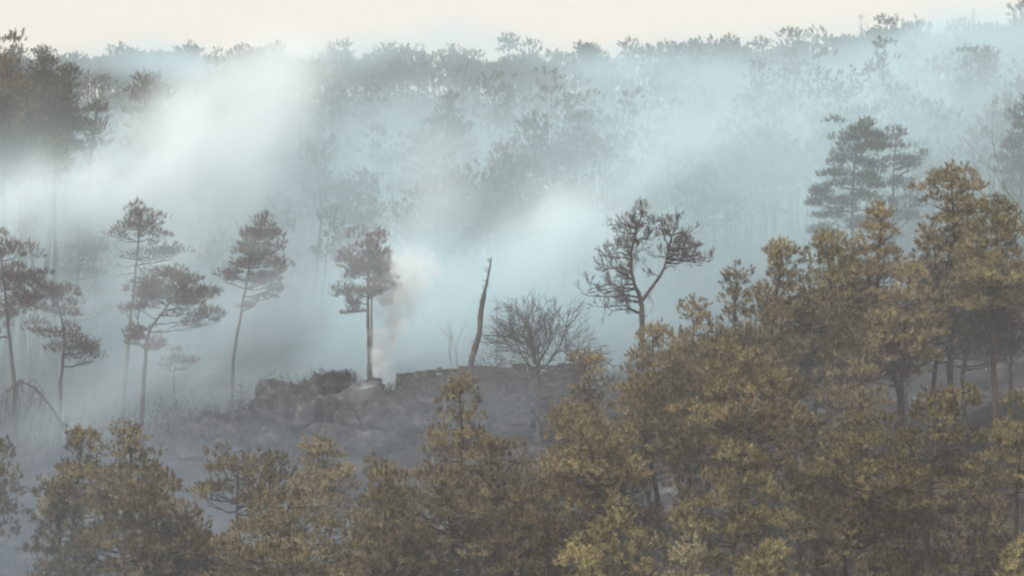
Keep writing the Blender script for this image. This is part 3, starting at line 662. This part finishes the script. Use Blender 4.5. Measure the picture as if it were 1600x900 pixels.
# ---- rocks
def lump(mb, c, r, rng, sub=26, rough=.34, sq=3.2):
    n = sub; th = np.linspace(0, math.pi, n); ph = np.linspace(0, 2 * math.pi, 2 * n, endpoint=False)
    T, Q = np.meshgrid(th, ph, indexing='ij'); d = np.stack([np.sin(T) * np.cos(Q), np.sin(T) * np.sin(Q), np.cos(T)], -1).reshape(-1, 3)
    s = (np.abs(d) ** sq).sum(-1) ** (-1 / sq); off = rng.uniform(0, 90, 3)
    q = np.array([1 + rough * .95 * noise.fractal(Vector(x * 1.9 + off), .6, 2.2, 6) + rough * .55 * (noise.voronoi(Vector(x * 2.2 + off))[0][0] - .35) + rough * .3 * (noise.voronoi(Vector(x * 6 + off))[0][0] - .3) for x in d])
    v = c + d * (s * q)[:, None] * r
    m_ = 2 * n; i = np.arange(n - 1)[:, None] * m_; j = np.arange(m_)[None, :]; k = (j + 1) % m_
    mb.add(v, None, np.stack([i + j, i + m_ + j, i + m_ + k, i + k], -1).reshape(-1, 4))
SCRUB = []
def rock(name, label, cat, Y, lumps, seed, m='rock', group=None, sub=32):
    rng = np.random.RandomState(seed); c0 = P(lumps[0][0], lumps[0][1] + lumps[0][3], Y)
    root_mb = MB()
    for (px, py, rx, rz, dy, ry) in lumps:
        lump(root_mb, P(px, py, Y) + [0, dy, 0], np.array([rx / F * Y, ry, rz / F * Y]), rng, sub)
    if cat == 'rock' and len(lumps) > 2:
        vv = np.concatenate(root_mb.v); ok = np.where(rng.rand(len(vv)) < .07)[0]; q_ = vv[ok]
        SCRUB.append(q_)
    o = root_mb.obj(name, M[m], None, smooth=True, origin=c0); o.location = c0
    return tag(o, label, cat, group)
rock('rock_outcrop', 'long grey rock outcrop sloping up from left to a rounded crest', 'rock', 197,
     [(500, 675, 95, 70, 1.0, 3.0), (450, 685, 66, 60, .5, 2.5), (400, 695, 72, 48, 0, 2.5), (340, 705, 75, 42, 0, 2.4), (555, 685, 60, 50, .5, 2.5), (480, 640, 40, 26, .8, 1.6), (442, 652, 24, 20, .3, 1.3)], 1)
rock('boulder', 'dark knobby boulder perched on top of the crest of the outcrop', 'rock', 197, [(527, 615, 24, 18, .5, 1.0), (541, 606, 12, 9, .4, .5), (518, 604, 12, 8, .5, .5)], 2, 'rock', 'boulders on the burnt slope')
rock('boulder', 'low mossy-dark boulder at the left foot of the rock outcrop', 'rock', 199, [(325, 698, 50, 34, 0, 1.8), (328, 668, 12, 9, 0, .5), (365, 700, 28, 26, 0, 1.2)], 3, 'rock', 'boulders on the burnt slope')
rock('rock_outcrop', 'shadowed rock face between the outcrop and the foot of the ruined wall', 'rock', 193, [(640, 690, 80, 62, .5, 2.5), (595, 700, 60, 54, 0, 2), (700, 685, 65, 60, .6, 2), (570, 720, 90, 50, -1, 2)], 4)
rock('rock_ledge', 'pale broken rock ledge left of the ruined wall', 'rock', 200, [(600, 645, 45, 28, 0, 1.5), (640, 640, 35, 26, .2, 1.2), (575, 640, 22, 18, 0, 1)], 5)
rock('boulder', 'half-buried boulder below the right end of the ruined wall', 'rock', 191, [(880, 660, 45, 36, 0, 1.5)], 6, 'rock', 'boulders on the burnt slope')
rock('boulder', 'flat slab boulder in the hollow right of the crooked pine', 'rock', 201, [(285, 700, 40, 14, 0, 1.5)], 7, 'rock', 'boulders on the burnt slope')

# ---- ruined wall
def wall():
    Y = 199; rng = np.random.RandomState(4)
    x0, x1 = (621 - 800) / F * Y, (912 - 800) / F * Y
    zb = -9.3
    prof = [(621, 582), (660, 580), (700, 575), (740, 573), (790, 572), (850, 571), (912, 566)]
    def top(x): return (450 - np.interp(800 + x / Y * F, [p[0] for p in prof], [p[1] for p in prof])) / F * Y
    base = np.array([(x0 + x1) / 2, Y, zb])
    root = thing('ruined_wall', 'long ruined dry-stone wall on the slope with a dark stepped top edge', 'wall', base)
    core = MB()
    xs = np.linspace(x0 + .1, x1 - .1, 30); tz = top(xs) - .42
    v = []
    for y in (Y + .03, Y + 1.6):
        v += [[x, y, zb] for x in xs] + [[x, y, z] for x, z in zip(xs, tz)]
    n = 30; q = []
    for i in range(n - 1):
        q += [[i, i + 1, n + i + 1, n + i], [2 * n + i + 1, 2 * n + i, 3 * n + i, 3 * n + i + 1], [n + i, n + i + 1, 3 * n + i + 1, 3 * n + i]]
    q += [[0, n, 3 * n, 2 * n], [n - 1, 3 * n - 1 - n, 4 * n - 1, 3 * n - 1][:4]]
    core.add(np.array(v), None, q); core.obj('core', M['stone'], root, origin=base)
    def block(mb, x, y, z, w_, d, h):
        c = np.array([[sx, sy, sz] for sz in (-1, 1) for sy in (-1, 1) for sx in (-1, 1)], float)
        v = c * np.array([w_, d, h]) / 2 * (1 + rng.normal(0, .05, (8, 3))) + [x, y, z]
        mb.add(v, None, [[0, 2, 3, 1], [4, 5, 7, 6], [0, 1, 5, 4], [2, 6, 7, 3], [0, 4, 6, 2], [1, 3, 7, 5]])
    st = MB(); z = zb; 
    while z < top(x1):
        h = rng.uniform(.18, .28); x = x0 - rng.uniform(0, .2)
        while x < x1:
            w_ = rng.uniform(.25, .6)
            if z + h < top(x + w_ / 2) - .38: block(st, x + w_ / 2, Y - rng.uniform(-.03, .09), z + h / 2, w_ - .03, .36, h - .03)
            x += w_
        z += h
    tag(st.obj('stonework', M['stone'], root, origin=base), kind='stuff')
    for side in (x0,):        # end face stones
        e = MB(); z = zb
        while z < top(x0) - .6:
            h = rng.uniform(.2, .3)
            for y in np.arange(Y + .3, Y + 1.6, .42): block(e, x0 + .02, y, z + h / 2, .3, .38, h - .03)
            z += h
        tag(e.obj('end_stones', M['stone'], root, origin=base), kind='stuff')
    x = x0 - .1
    while x < x1:
        w_ = rng.uniform(.35, 1.1); h = rng.uniform(.28, .58); b = MB()
        block(b, x + w_ / 2, Y + .35, top(x + w_ / 2) - .2 + rng.uniform(-.10, .10), w_ - .04, 1.0, h)
        b.obj('capstone', M['stone_dark'], root, origin=base); x += w_
wall()

# ---- undergrowth and brush
def undergrowth():
    rng = np.random.RandomState(77); mb = MB()
    n = 2400; y = rng.uniform(118, 262, n); px = rng.uniform(-60, 1660, n); x = (px - 800) / F * y
    k = np.array([noise.noise(Vector((a * .12, b * .12, 3.1))) for a, b in zip(x, y)]) > -.05
    x, y = x[k], y[k]; z = ground(x, y)
    for j in range(4):
        c = np.stack([x + rng.normal(0, .35, len(x)), y + rng.normal(0, .35, len(x)), z + rng.uniform(-.05, .35, len(x))], -1)
        d = norm(np.stack([rng.normal(0, .6, len(x)), rng.normal(0, .6, len(x)), np.ones(len(x))], -1))
        tufts(mb, c, d, rng, length=.45, nl=.34, nw=.035, k=8, tint=np.clip(rng.normal(.45, .25, len(x)), 0, 1), ang=(10, 80))
    n = 6500; y = rng.uniform(120, 245, n); px = rng.uniform(-60, 1660, n); px[:1500] = rng.uniform(-60, 640, 1500); y[:1500] = rng.uniform(188, 240, 1500); x = (px - 800) / F * y
    k = np.array([noise.noise(Vector((a * .16, b * .16, 9.1))) for a, b in zip(x, y)]) > .0
    x, y = x[k], y[k]; z = ground(x, y); h = rng.uniform(.3, 1.5, len(x)) * np.where((px[k] < 640) & (y > 192), 2.0, 1)
    for j in range(7):
        f = rng.uniform(0, 1, len(x))
        c = np.stack([x + rng.normal(0, .4, len(x)), y + rng.normal(0, .4, len(x)), z + h * f], -1)
        tufts(mb, c, norm(rng.normal(0, .5, (len(x), 3)) + [0, 0, 1.2]), rng, length=.5, nl=.34, nw=.035, k=5, tint=np.clip(rng.normal(.2, .18, len(x)), 0, 1), ang=(10, 60))
    tag(mb.obj('undergrowth', M['brush']), kind='stuff')
undergrowth()

# ---- far trees: named ones on the skyline and the left hill
Gr = 'trees along the smoky skyline'
RIDGE = [
 (345, 22, 55, 90, 'pale round treetop at the far left end of the skyline'),
 (338, 66, 80, 70, 'pale treetop behind the dark green clump at upper left'),
 (350, 188, 78, 100, 'rounded pale treetop just right of the dark green clump on the skyline'),
 (352, 128, 92, 60, 'small pale treetop touching the dark green clump from behind'),
 (330, 232, 124, 70, 'greyer treetop low in the skyline dip above the bright smoke'),
 (332, 336, 96, 75, 'dark small-topped tree rising out of the bright smoke at upper left'),
 (372, 298, 74, 70, 'very pale treetop left of the small dark-topped tree'),
 (374, 378, 74, 85, 'very pale broad treetop right of the small dark-topped tree'),
 (375, 430, 74, 60, 'pale treetop at the left of the skyline dip before the blue pointed tree'),
 (335, 445, 96, 80, 'dark flat treetop in the smoke below the skyline dip'),
 (340, 490, 102, 70, 'low dark treetop right of the flat dark one'),
 (370, 530, 68, 80, 'blue pointed treetop left of centre on the skyline'),
 (376, 580, 84, 60, 'flat pale treetop right of the blue pointed one'),
 (360, 644, 86, 50, 'rusty narrow treetop left of the lacy bare crown'),
 (372, 606, 80, 50, 'small rounded treetop between the flat pale one and the rusty narrow one'),
 (362, 712, 78, 55, 'rusty treetop with a nipple-like tip near the middle of the skyline'),
 (372, 740, 84, 50, 'small smooth treetop right of the rusty one'),
 (374, 795, 60, 62, 'highest lumpy treetop in the middle of the skyline'),
 (376, 828, 70, 45, 'square-shouldered treetop touching the highest lumpy one'),
 (380, 866, 84, 40, 'small separate rounded treetop right of the square-shouldered one'),
 (374, 926, 78, 60, 'treetop with fuzzy bare twigs right of the small rounded one'),
 (376, 982, 68, 65, 'pointed bluish treetop above the bright teal smoke'),
 (372, 1046, 72, 75, 'low knobby treetop right of the pointed bluish one'),
 (374, 1092, 74, 60, 'evenly rounded treetop before the tall dome on the right skyline'),
 (370, 1140, 64, 60, 'dark rounded treetop on the right part of the skyline'),
 (372, 1190, 66, 70, 'pale flat treetop between two darker ones on the right skyline'),
 (366, 1238, 54, 85, 'large dark dome treetop above the hazy pair of pines'),
 (372, 1290, 58, 70, 'pale treetop right of the large dark dome'),
 (370, 1392, 36, 90, 'broad feathery treetop right of the two thin masts'),
 (372, 1440, 40, 70, 'feathery treetop right of the broad feathery one'),
 (374, 1495, 38, 80, 'pale feathery treetop near the right end of the skyline'),
 (372, 1548, 42, 70, 'low feathery treetop before the rise at the right edge'),
 (360, 1600, 12, 80, 'tallest treetop at the right end cut by the frame'),
]
for i, (Y, px, top, wid, lab) in enumerate(RIDGE):
    pine(lab, Y, px + 3, px, top, wid, top + 110, ['dome', 'cone', 'dome', 'open'][i % 4] if 'feather' not in lab else 'open', m='pine_far' if 'rust' not in lab else 'pine_rust', group=Gr, seed=500 + i, det='far', dens=1.1, br=1.35, name='skyline_tree', cat='tree')
for i, (Y, px, top, lab) in enumerate([(368, 1346, 22, 'left of the two thin bare masts on the right skyline'), (369, 1356, 32, 'right and shorter of the two thin bare masts on the right skyline'),
    (366, 662, 66, 'lacy bare crown on the skyline right of the rusty narrow treetop'), (368, 1520, 14, 'bare twiggy tree sticking above the right end of the skyline'), (370, 915, 66, 'bare fuzzy-twigged tree on the skyline right of centre'), (370, 1400, 14, 'thin leafless tree over the broad feathery treetop')]):
    sapling(lab, Y, (px, 190), (px, top), 46, 2.0, group='leafless trees on the skyline', seed=600 + i, r0=.12, name='leafless_tree', cat='leafless tree', droop=-.1, lo=.5)

Gl = 'dark green trees on the upper left hill'
LEFT = [
 (262, 12, 96, 76, 240, 'dark tufted treetop highest at the far left edge'),
 (268, 68, 86, 85, 240, 'dark green crown with a forked top in the upper left clump'),
 (262, 108, 102, 65, 240, 'dark green crown at the right end of the upper left clump'),
 (250, 35, 133, 85, 265, 'olive round crown in the middle of the upper left clump'),
 (247, 90, 148, 81, 250, 'deepest green crown low in the upper left clump'),
 (245, 0, 158, 76, 275, 'dark crown cut by the left edge low in the upper left clump'),
 (246, 50, 183, 104, 285, 'brown-green lowest crown of the upper left clump sinking into smoke'),
 (266, 152, 164, 46, 235, 'small detached olive crown right of the upper left clump'),
 (243, 18, 213, 46, 290, 'brownish crown drooping lowest at the left edge under the upper left clump'),
 (241, 86, 220, 42, 290, 'thin green crown hanging below the upper left clump into white smoke'),
 (285, 225, 126, 71, 240, 'grey-blue crown half sunk in smoke right of the detached olive crown'),
]
for i, (Y, px, top, wid, bot, lab) in enumerate(LEFT):
    pine(lab, Y, px, px, top, wid, bot, ['dome', 'open', 'cone'][i % 3], m=['pine_olive', 'pine_far', 'pine_far'][i % 3], group=Gl, seed=700 + i, det='mid', dens=1.0, br=.85, tint=-.15 if i % 3 == 0 else .1)
Gh = 'crowns looming in the smoke on the far slope'
HALF = [
 (286, 830, 182, 87, 285, 'pale olive umbrella-shaped crown looming in the middle of the smoke', 'pine_far'),
 (290, 900, 178, 107, 270, 'faint flat crown joined to the right of the olive umbrella crown', 'pine_far'),
 (279, 785, 228, 82, 345, 'reddish-grey lump of foliage left below the olive umbrella crown', 'pine_rust'),
 (282, 490, 240, 68, 340, 'faint reddish crown in the smoke left of centre', 'pine_rust'),
 (314, 700, 150, 117, 280, 'dim grey crown in the smoke above the pale trunk gaps', 'pine_far'),
 (274, 560, 270, 87, 390, 'dim dark crown in the smoke above the column-trunked pine', 'pine_far'),
 (309, 1525, 80, 107, 260, 'dim broad crown in the smoke at upper right below the skyline', 'pine_far'),
 (304, 1500, 130, 78, 280, 'dim crown above the misty row of thin trunks at upper right', 'pine_far'),
]
for i, (Y, px, top, wid, bot, lab, mm) in enumerate(HALF):
    pine(lab, Y, px, px + 4, top, wid, bot, ['open', 'cone', 'dome'][i % 3], m=mm, group=Gh, seed=800 + i, det='mid', dens=.6, br=.9)

def forest():
    """the wooded far slope that reads as one mass"""
    rng = np.random.RandomState(55); fm = MB(); tm = MB(); n = 0
    for i in range(2600):
        Y = rng.uniform(258, 400); px = rng.uniform(-90, 1690)
        if i < 260: Y = rng.uniform(365, 396)
        elif i < 380: Y = rng.uniform(256, 290); px = rng.uniform(620, 1600)
        if Y < 300 and px < 600 and rng.rand() < .6: continue
        x = (px - 800) / F * Y; b = np.array([x, Y, gz(x, Y) - .2]); H = rng.uniform(8.5, 13)
        row_top = 450 - (b[2] + H) / Y * F
        lim = 92 - 46 * np.clip((px - 900) / 700, 0, 1) + 22 * noise.noise(Vector((px * .021, 5.5, 0))) + rng.uniform(-4, 14)
        if row_top < lim: H -= (lim - row_top) / F * Y
        if H < 4: continue
        if n > 640: break
        n += 1
        T = b + [rng.normal(0, .4), rng.normal(0, .4), H]; S = curve([b, (b + T) / 2 + rng.normal(0, .25, 3), T], 7)
        r = rng.uniform(.10, .2); tube(tm, S, np.linspace(r, .04, 7), 6)
        for k in range(rng.randint(10, 16)):
            h = rng.uniform(.0, .5 if Y > 300 else .38); q = rng.uniform(.2, 1) * 2.2 * (.35 + h * 1.6); a = rng.uniform(0, 6.28)
            c = T + np.array([math.cos(a) * q, math.sin(a) * q, -h * H]); s = rng.uniform(.8, 1.3)
            fill_blob(fm, None, c, np.array([s, s, s * .6]), 4, rng, dict(length=.5, nl=.45, nw=.24, k=8, ang=(30, 85)), tintoff=rng.normal(0, .1))
            if rng.rand() < .4: tube(tm, np.array([stem_at(S, c[2] - .5), c]), [.05, .02], 4, cap=False)
    k = 1500; y = rng.uniform(275, 400, k); x = (rng.uniform(-90, 1690, k) - 800) / F * y; z = ground(x, y)      # bushes under them
    for j in range(5):
        c = np.stack([x + rng.normal(0, .8, k), y + rng.normal(0, .8, k), z + rng.uniform(0, 1.6, k)], -1)
        tufts(fm, c, norm(rng.normal(0, .5, (k, 3)) + [0, 0, 1]), rng, length=.6, nl=.5, nw=.3, k=5, ang=(30, 85))
    tag(fm.obj('forest', M['pine_far']), kind='stuff'); tag(tm.obj('forest_trunks', M['bark']), kind='stuff')
forest()

def scrub():
    rng = np.random.RandomState(12); mb = MB(); q = np.concatenate(SCRUB); q = q[q[:, 2] > ground(q[:, 0], q[:, 1]) - .1]
    for j in range(3):
        tufts(mb, q + rng.normal(0, .12, q.shape) + [0, 0, .05 + .12 * j], norm(rng.normal(0, .5, q.shape) + [0, 0, 1]), rng, length=.3, nl=.25, nw=.03, k=7, tint=np.clip(rng.normal(.25, .2, len(q)), 0, 1), ang=(10, 70))
    tag(mb.obj('undergrowth', M['brush']), kind='stuff')
scrub()

# ------------------------------------------------------------------ smoke (a real volume grid each) and haze
def smoke(name, lo, hi, res, plumes, dens, color, scale, base=0.0, slope=None, contrast=(.35, .7), seedoff=0, warp=3.0, aniso=0.0, floor_=0.0, detail=4.0, step=1.0, streak=None):
    """plumes: (x, y, z, rx, ry, rz, amount) soft ellipsoids of smoke; base: smoke everywhere in the box"""
    m, nt, N, L = mat(name + '_material')
    o = N('ShaderNodeOutputMaterial'); pv = N('ShaderNodeVolumePrincipled')
    pv.inputs['Color'].default_value = (*color, 1); pv.inputs['Density'].default_value = dens; pv.inputs['Anisotropy'].default_value = aniso
    L(pv.outputs[0], o.inputs['Volume'])
    try: m.cycles.volume_step_rate = step
    except Exception: pass
    g = bpy.data.node_groups.new(name + '_field', 'GeometryNodeTree')
    g.interface.new_socket('Geometry', in_out='INPUT', socket_type='NodeSocketGeometry')
    g.interface.new_socket('Geometry', in_out='OUTPUT', socket_type='NodeSocketGeometry')
    N = g.nodes.new; L = g.links.new
    go = N('NodeGroupOutput'); vc = N('GeometryNodeVolumeCube'); sm = N('GeometryNodeSetMaterial'); sm.inputs['Material'].default_value = m
    vc.inputs['Min'].default_value = lo; vc.inputs['Max'].default_value = hi
    for k, ax in enumerate('XYZ'): vc.inputs['Resolution ' + ax].default_value = res[k]
    pos = N('GeometryNodeInputPosition')
    def math_(op, a, b=None, c=None, clamp=False):
        n = N('ShaderNodeMath'); n.operation = op; n.use_clamp = clamp
        for k, x in enumerate((a, b, c)):
            if x is None: continue
            if isinstance(x, (int, float)): n.inputs[k].default_value = x
            else: L(x, n.inputs[k])
        return n.outputs[0]
    def vm(op, a, b):
        n = N('ShaderNodeVectorMath'); n.operation = op
        for k, x in enumerate((a, b)):
            if isinstance(x, (tuple, list)): n.inputs[k].default_value = x
            else: L(x, n.inputs[k])
        return n
    # swirl the sample position
    wn = N('ShaderNodeTexNoise'); wn.inputs['Scale'].default_value = scale * .7; wn.inputs['Detail'].default_value = 2
    L(vm('ADD', pos.outputs[0], (seedoff, 0, 0)).outputs[0], wn.inputs['Vector'])
    wv = vm('MULTIPLY', vm('SUBTRACT', wn.outputs['Color'], (.5, .5, .5)).outputs[0], (warp * 2, warp * 2, warp * 2)).outputs[0]
    wp = vm('ADD', pos.outputs[0], wv).outputs[0]
    fn = N('ShaderNodeTexNoise'); fn.inputs['Scale'].default_value = scale; fn.inputs['Detail'].default_value = detail; fn.inputs['Roughness'].default_value = .55 if not streak else .68
    nv = vm('ADD', wp, (0, seedoff * 1.7, 0)).outputs[0]
    if streak:     # wisps drawn out along the drift, up and to the right
        ro = N('ShaderNodeVectorRotate'); ro.rotation_type = 'Y_AXIS'; ro.inputs['Angle'].default_value = streak; L(nv, ro.inputs['Vector'])
        nv = vm('MULTIPLY', ro.outputs[0], (.42, .8, 1.35)).outputs[0]
    L(nv, fn.inputs['Vector'])
    mr = N('ShaderNodeMapRange'); mr.interpolation_type = 'SMOOTHSTEP'
    mr.inputs['From Min'].default_value = contrast[0]; mr.inputs['From Max'].default_value = contrast[1]
    mr.inputs['To Min'].default_value = floor_; mr.inputs['To Max'].default_value = 1
    L(fn.outputs[0], mr.inputs['Value']); f = mr.outputs[0]
    tot = base
    if slope:      # the even part of the bank hugs the rising ground
        sp = N('ShaderNodeSeparateXYZ'); L(wp, sp.inputs[0])
        tot = math_('MULTIPLY', math_('DIVIDE', math_('SUBTRACT', math_('MULTIPLY_ADD', sp.outputs['X'], .09, math_('MULTIPLY', sp.outputs['Y'], slope)), sp.outputs['Z']), 8.0, clamp=True), base)
    for (x, y, z, rx, ry, rz, amt) in plumes:
        d = vm('DIVIDE', vm('SUBTRACT', wp, (x, y, z)).outputs[0], (rx, ry, rz)).outputs[0]
        n = N('ShaderNodeVectorMath'); n.operation = 'DOT_PRODUCT'; L(d, n.inputs[0]); L(d, n.inputs[1])
        e = math_('MULTIPLY', math_('EXPONENT', math_('MULTIPLY', n.outputs['Value'], -1.0)), amt)
        tot = math_('ADD', tot, e)
    den = math_('MULTIPLY', f, tot) 
    # fade to nothing before the box ends
    sx = N('ShaderNodeSeparateXYZ'); L(pos.outputs[0], sx.inputs[0])
    for k, ax in enumerate('XYZ'):
        span = hi[k] - lo[k]; fw = span * .10
        a = math_('DIVIDE', math_('SUBTRACT', sx.outputs[ax], lo[k]), fw, clamp=True); b = math_('DIVIDE', math_('SUBTRACT', hi[k], sx.outputs[ax]), fw, clamp=True)
        if not (k == 2): den = math_('MULTIPLY', den, a)
        den = math_('MULTIPLY', den, b)
    L(den, vc.inputs['Density']); L(vc.outputs[0], sm.inputs[0]); L(sm.outputs[0], go.inputs[0])
    me = bpy.data.meshes.new(name); me.from_pydata([lo, hi], [], [])
    ob = bpy.data.objects.new(name, me); C.objects.link(ob)
    mod = ob.modifiers.new('field', 'NODES'); mod.node_group = g
    me.materials.append(m)
    return ob

def pl(px, py, Y, rx, ry, rz, amt):
    p = P(px, py, Y); k = Y / F
    return (p[0], p[1], p[2], rx * k, ry, rz * k, amt)

def chain(pts, Y0, Y1, r0, r1, a0, a1, n, ry=7):
    c = curve([(x, y, 0) for x, y in pts], n); t = np.linspace(0, 1, n)
    return [pl(c[k][0], c[k][1], Y0 + (Y1 - Y0) * t[k], r0 + (r1 - r0) * t[k], ry, r0 + (r1 - r0) * t[k], a0 + (a1 - a0) * t[k]) for k in range(n)]
TEAL = (.67, .90, 1.0)
s6 = smoke('smoke', (-46, 193, -14), (-4, 204.5, 9), (110, 36, 70),
  [pl(30, 520, 199, 110, 2, 80, .8), pl(230, 560, 200, 120, 2, 70, .5), pl(60, 640, 197, 130, 2, 40, .7), pl(330, 600, 199, 120, 2, 50, .5), pl(400, 430, 201, 90, 2, 110, .7), pl(570, 430, 202, 60, 2, 90, .5), pl(80, 440, 200, 110, 2, 60, .6), pl(240, 440, 201, 90, 2, 70, .5)],
  .17, (.74, .88, .97), .10, streak=.6, contrast=(.42, .60), warp=3, seedoff=53, floor_=.05)
tag(s6, 'patchy blue smoke veiling the foot of the hazy pines at left', 'smoke', kind='stuff')
s1 = smoke('smoke', (-75, 199, -14), (75, 400, 46), (110, 140, 56),
  [pl(40, 520, 201, 80, 2.5, 70, 1.0), pl(210, 400, 211, 130, 4, 80, 1.3), pl(300, 500, 221, 340, 9, 100, 1.9), pl(640, 480, 222, 130, 8, 110, 1.3), pl(900, 480, 224, 200, 8, 70, .6), pl(900, 470, 230, 200, 10, 70, .5),
   pl(1230, 300, 250, 170, 10, 110, .8), pl(1500, 240, 262, 130, 10, 50, .6), pl(80, 270, 240, 90, 10, 50, .4), pl(330, 108, 330, 180, 14, 24, 1.3), pl(850, 100, 340, 600, 12, 26, 1.4), pl(1500, 60, 340, 300, 12, 30, 1.3)],
  .062, TEAL, .042, base=.30, streak=.6, slope=.083, contrast=(.43, .58), warp=8, floor_=.14, detail=6.0)
tag(s1, 'broad bank of pale teal smoke drifting across the wooded slope', 'smoke', kind='stuff')
s5 = smoke('smoke', (-62, 214, -8), (22, 290, 26), (110, 90, 60),
  chain([(60, 340), (190, 300), (250, 240), (300, 190), (380, 130), (470, 90)], 232, 262, 42, 46, .9, .5, 9) +
  chain([(250, 400), (330, 330), (370, 260), (400, 190), (440, 140)], 230, 250, 40, 48, .5, .6, 7) +
  chain([(290, 260), (310, 220), (345, 190)], 235, 242, 55, 60, .8, .8, 3) +
  chain([(640, 520), (720, 460), (800, 405), (870, 370), (950, 320), (1020, 260), (1130, 215)], 224, 262, 36, 44, .5, .4, 11) +
  chain([(700, 520), (660, 460), (640, 400)], 222, 228, 34, 40, .5, .4, 4) +
  chain([(840, 410), (880, 375), (910, 345)], 234, 242, 50, 50, 1.1, .9, 3) +
  chain([(620, 400), (680, 340), (700, 270)], 232, 250, 36, 44, .25, .3, 4) +
  chain([(-10, 335), (60, 300), (150, 275)], 231, 238, 44, 40, 1.1, .9, 5),
  .25, (.87, .97, 1.0), .12, base=0.0, streak=.75, contrast=(.43, .58), warp=3.5, seedoff=19, floor_=.10, detail=6.0)
tag(s5, 'brightest whitish plumes of smoke billowing up at left and right of centre', 'smoke', kind='stuff')
s2 = smoke('smoke', tuple(P(540, 640, 206) + [0, -4, 0]), tuple(P(720, 370, 206) + [0, 6, 0]), (70, 60, 110),
  [pl(600, 540, 208, 13, 1.4, 60, 1.2), pl(612, 480, 208, 22, 1.8, 45, 1.0), pl(632, 435, 208.5, 38, 2.2, 34, .8), pl(590, 575, 207.5, 9, 1.2, 30, 1.0)],
  2.2, (.92, .985, 1.0), .8, contrast=(.45, .62), warp=1.1, seedoff=31)
tag(s2, 'bright white smoke rising right beside the trunk of the column-trunked pine', 'smoke', kind='stuff')
s3 = smoke('smoke', tuple(P(535, 665, 196) + [0, -2.5, 0]), tuple(P(620, 590, 196) + [0, 3, 0]), (56, 56, 50),
  [pl(562, 632, 195.5, 10, 1.0, 14, 1.1), pl(572, 612, 196, 16, 1.1, 14, .8)],
  .7, (.80, .93, .98), .8, contrast=(.4, .62), warp=.5, seedoff=77)
tag(s3, 'small teal wisp of smoke curling from the rocks right of the perched boulder', 'smoke', kind='stuff')
s4 = smoke('smoke', (-42, 118, -32), (42, 206, 4), (90, 90, 44),
  [pl(0, 860, 150, 300, 30, 150, .9), pl(420, 860, 160, 260, 22, 90, .9), pl(800, 900, 150, 300, 25, 90, .6), pl(1480, 580, 168, 150, 7, 95, 1.3), pl(1100, 800, 160, 300, 14, 110, .5),
   pl(1250, 620, 148, 120, 6, 70, .5), pl(420, 700, 190, 300, 9, 70, 1.2), pl(760, 640, 188, 160, 7, 60, .9)],
  .017, (.58, .77, .95), .11, base=.05, contrast=(.33, .66), warp=2.5, seedoff=11, floor_=.3)
tag(s4, 'thin blue-grey smoke lying between the near pines and over the burnt ground', 'smoke', kind='stuff')

def haze():
    m, nt, N, L = mat('haze_material')
    o = N('ShaderNodeOutputMaterial'); pv = N('ShaderNodeVolumePrincipled')
    pv.inputs['Color'].default_value = (.92, .95, .98, 1); pv.inputs['Density'].default_value = .0005; pv.inputs['Anisotropy'].default_value = 0
    L(pv.outputs[0], o.inputs['Volume'])
    lo, hi = (-2800, -450, -130), (2800, 3100, 52)
    v = [(x, y, z) for z in (lo[2], hi[2]) for y in (lo[1], hi[1]) for x in (lo[0], hi[0])]
    me = bpy.data.meshes.new('haze'); me.from_pydata(v, [], [(0, 2, 3, 1), (4, 5, 7, 6), (0, 1, 5, 4), (2, 6, 7, 3), (0, 4, 6, 2), (1, 3, 7, 5)])
    me.materials.append(m); ob = bpy.data.objects.new('haze', me); C.objects.link(ob)
    tag(ob, kind='stuff')
haze()
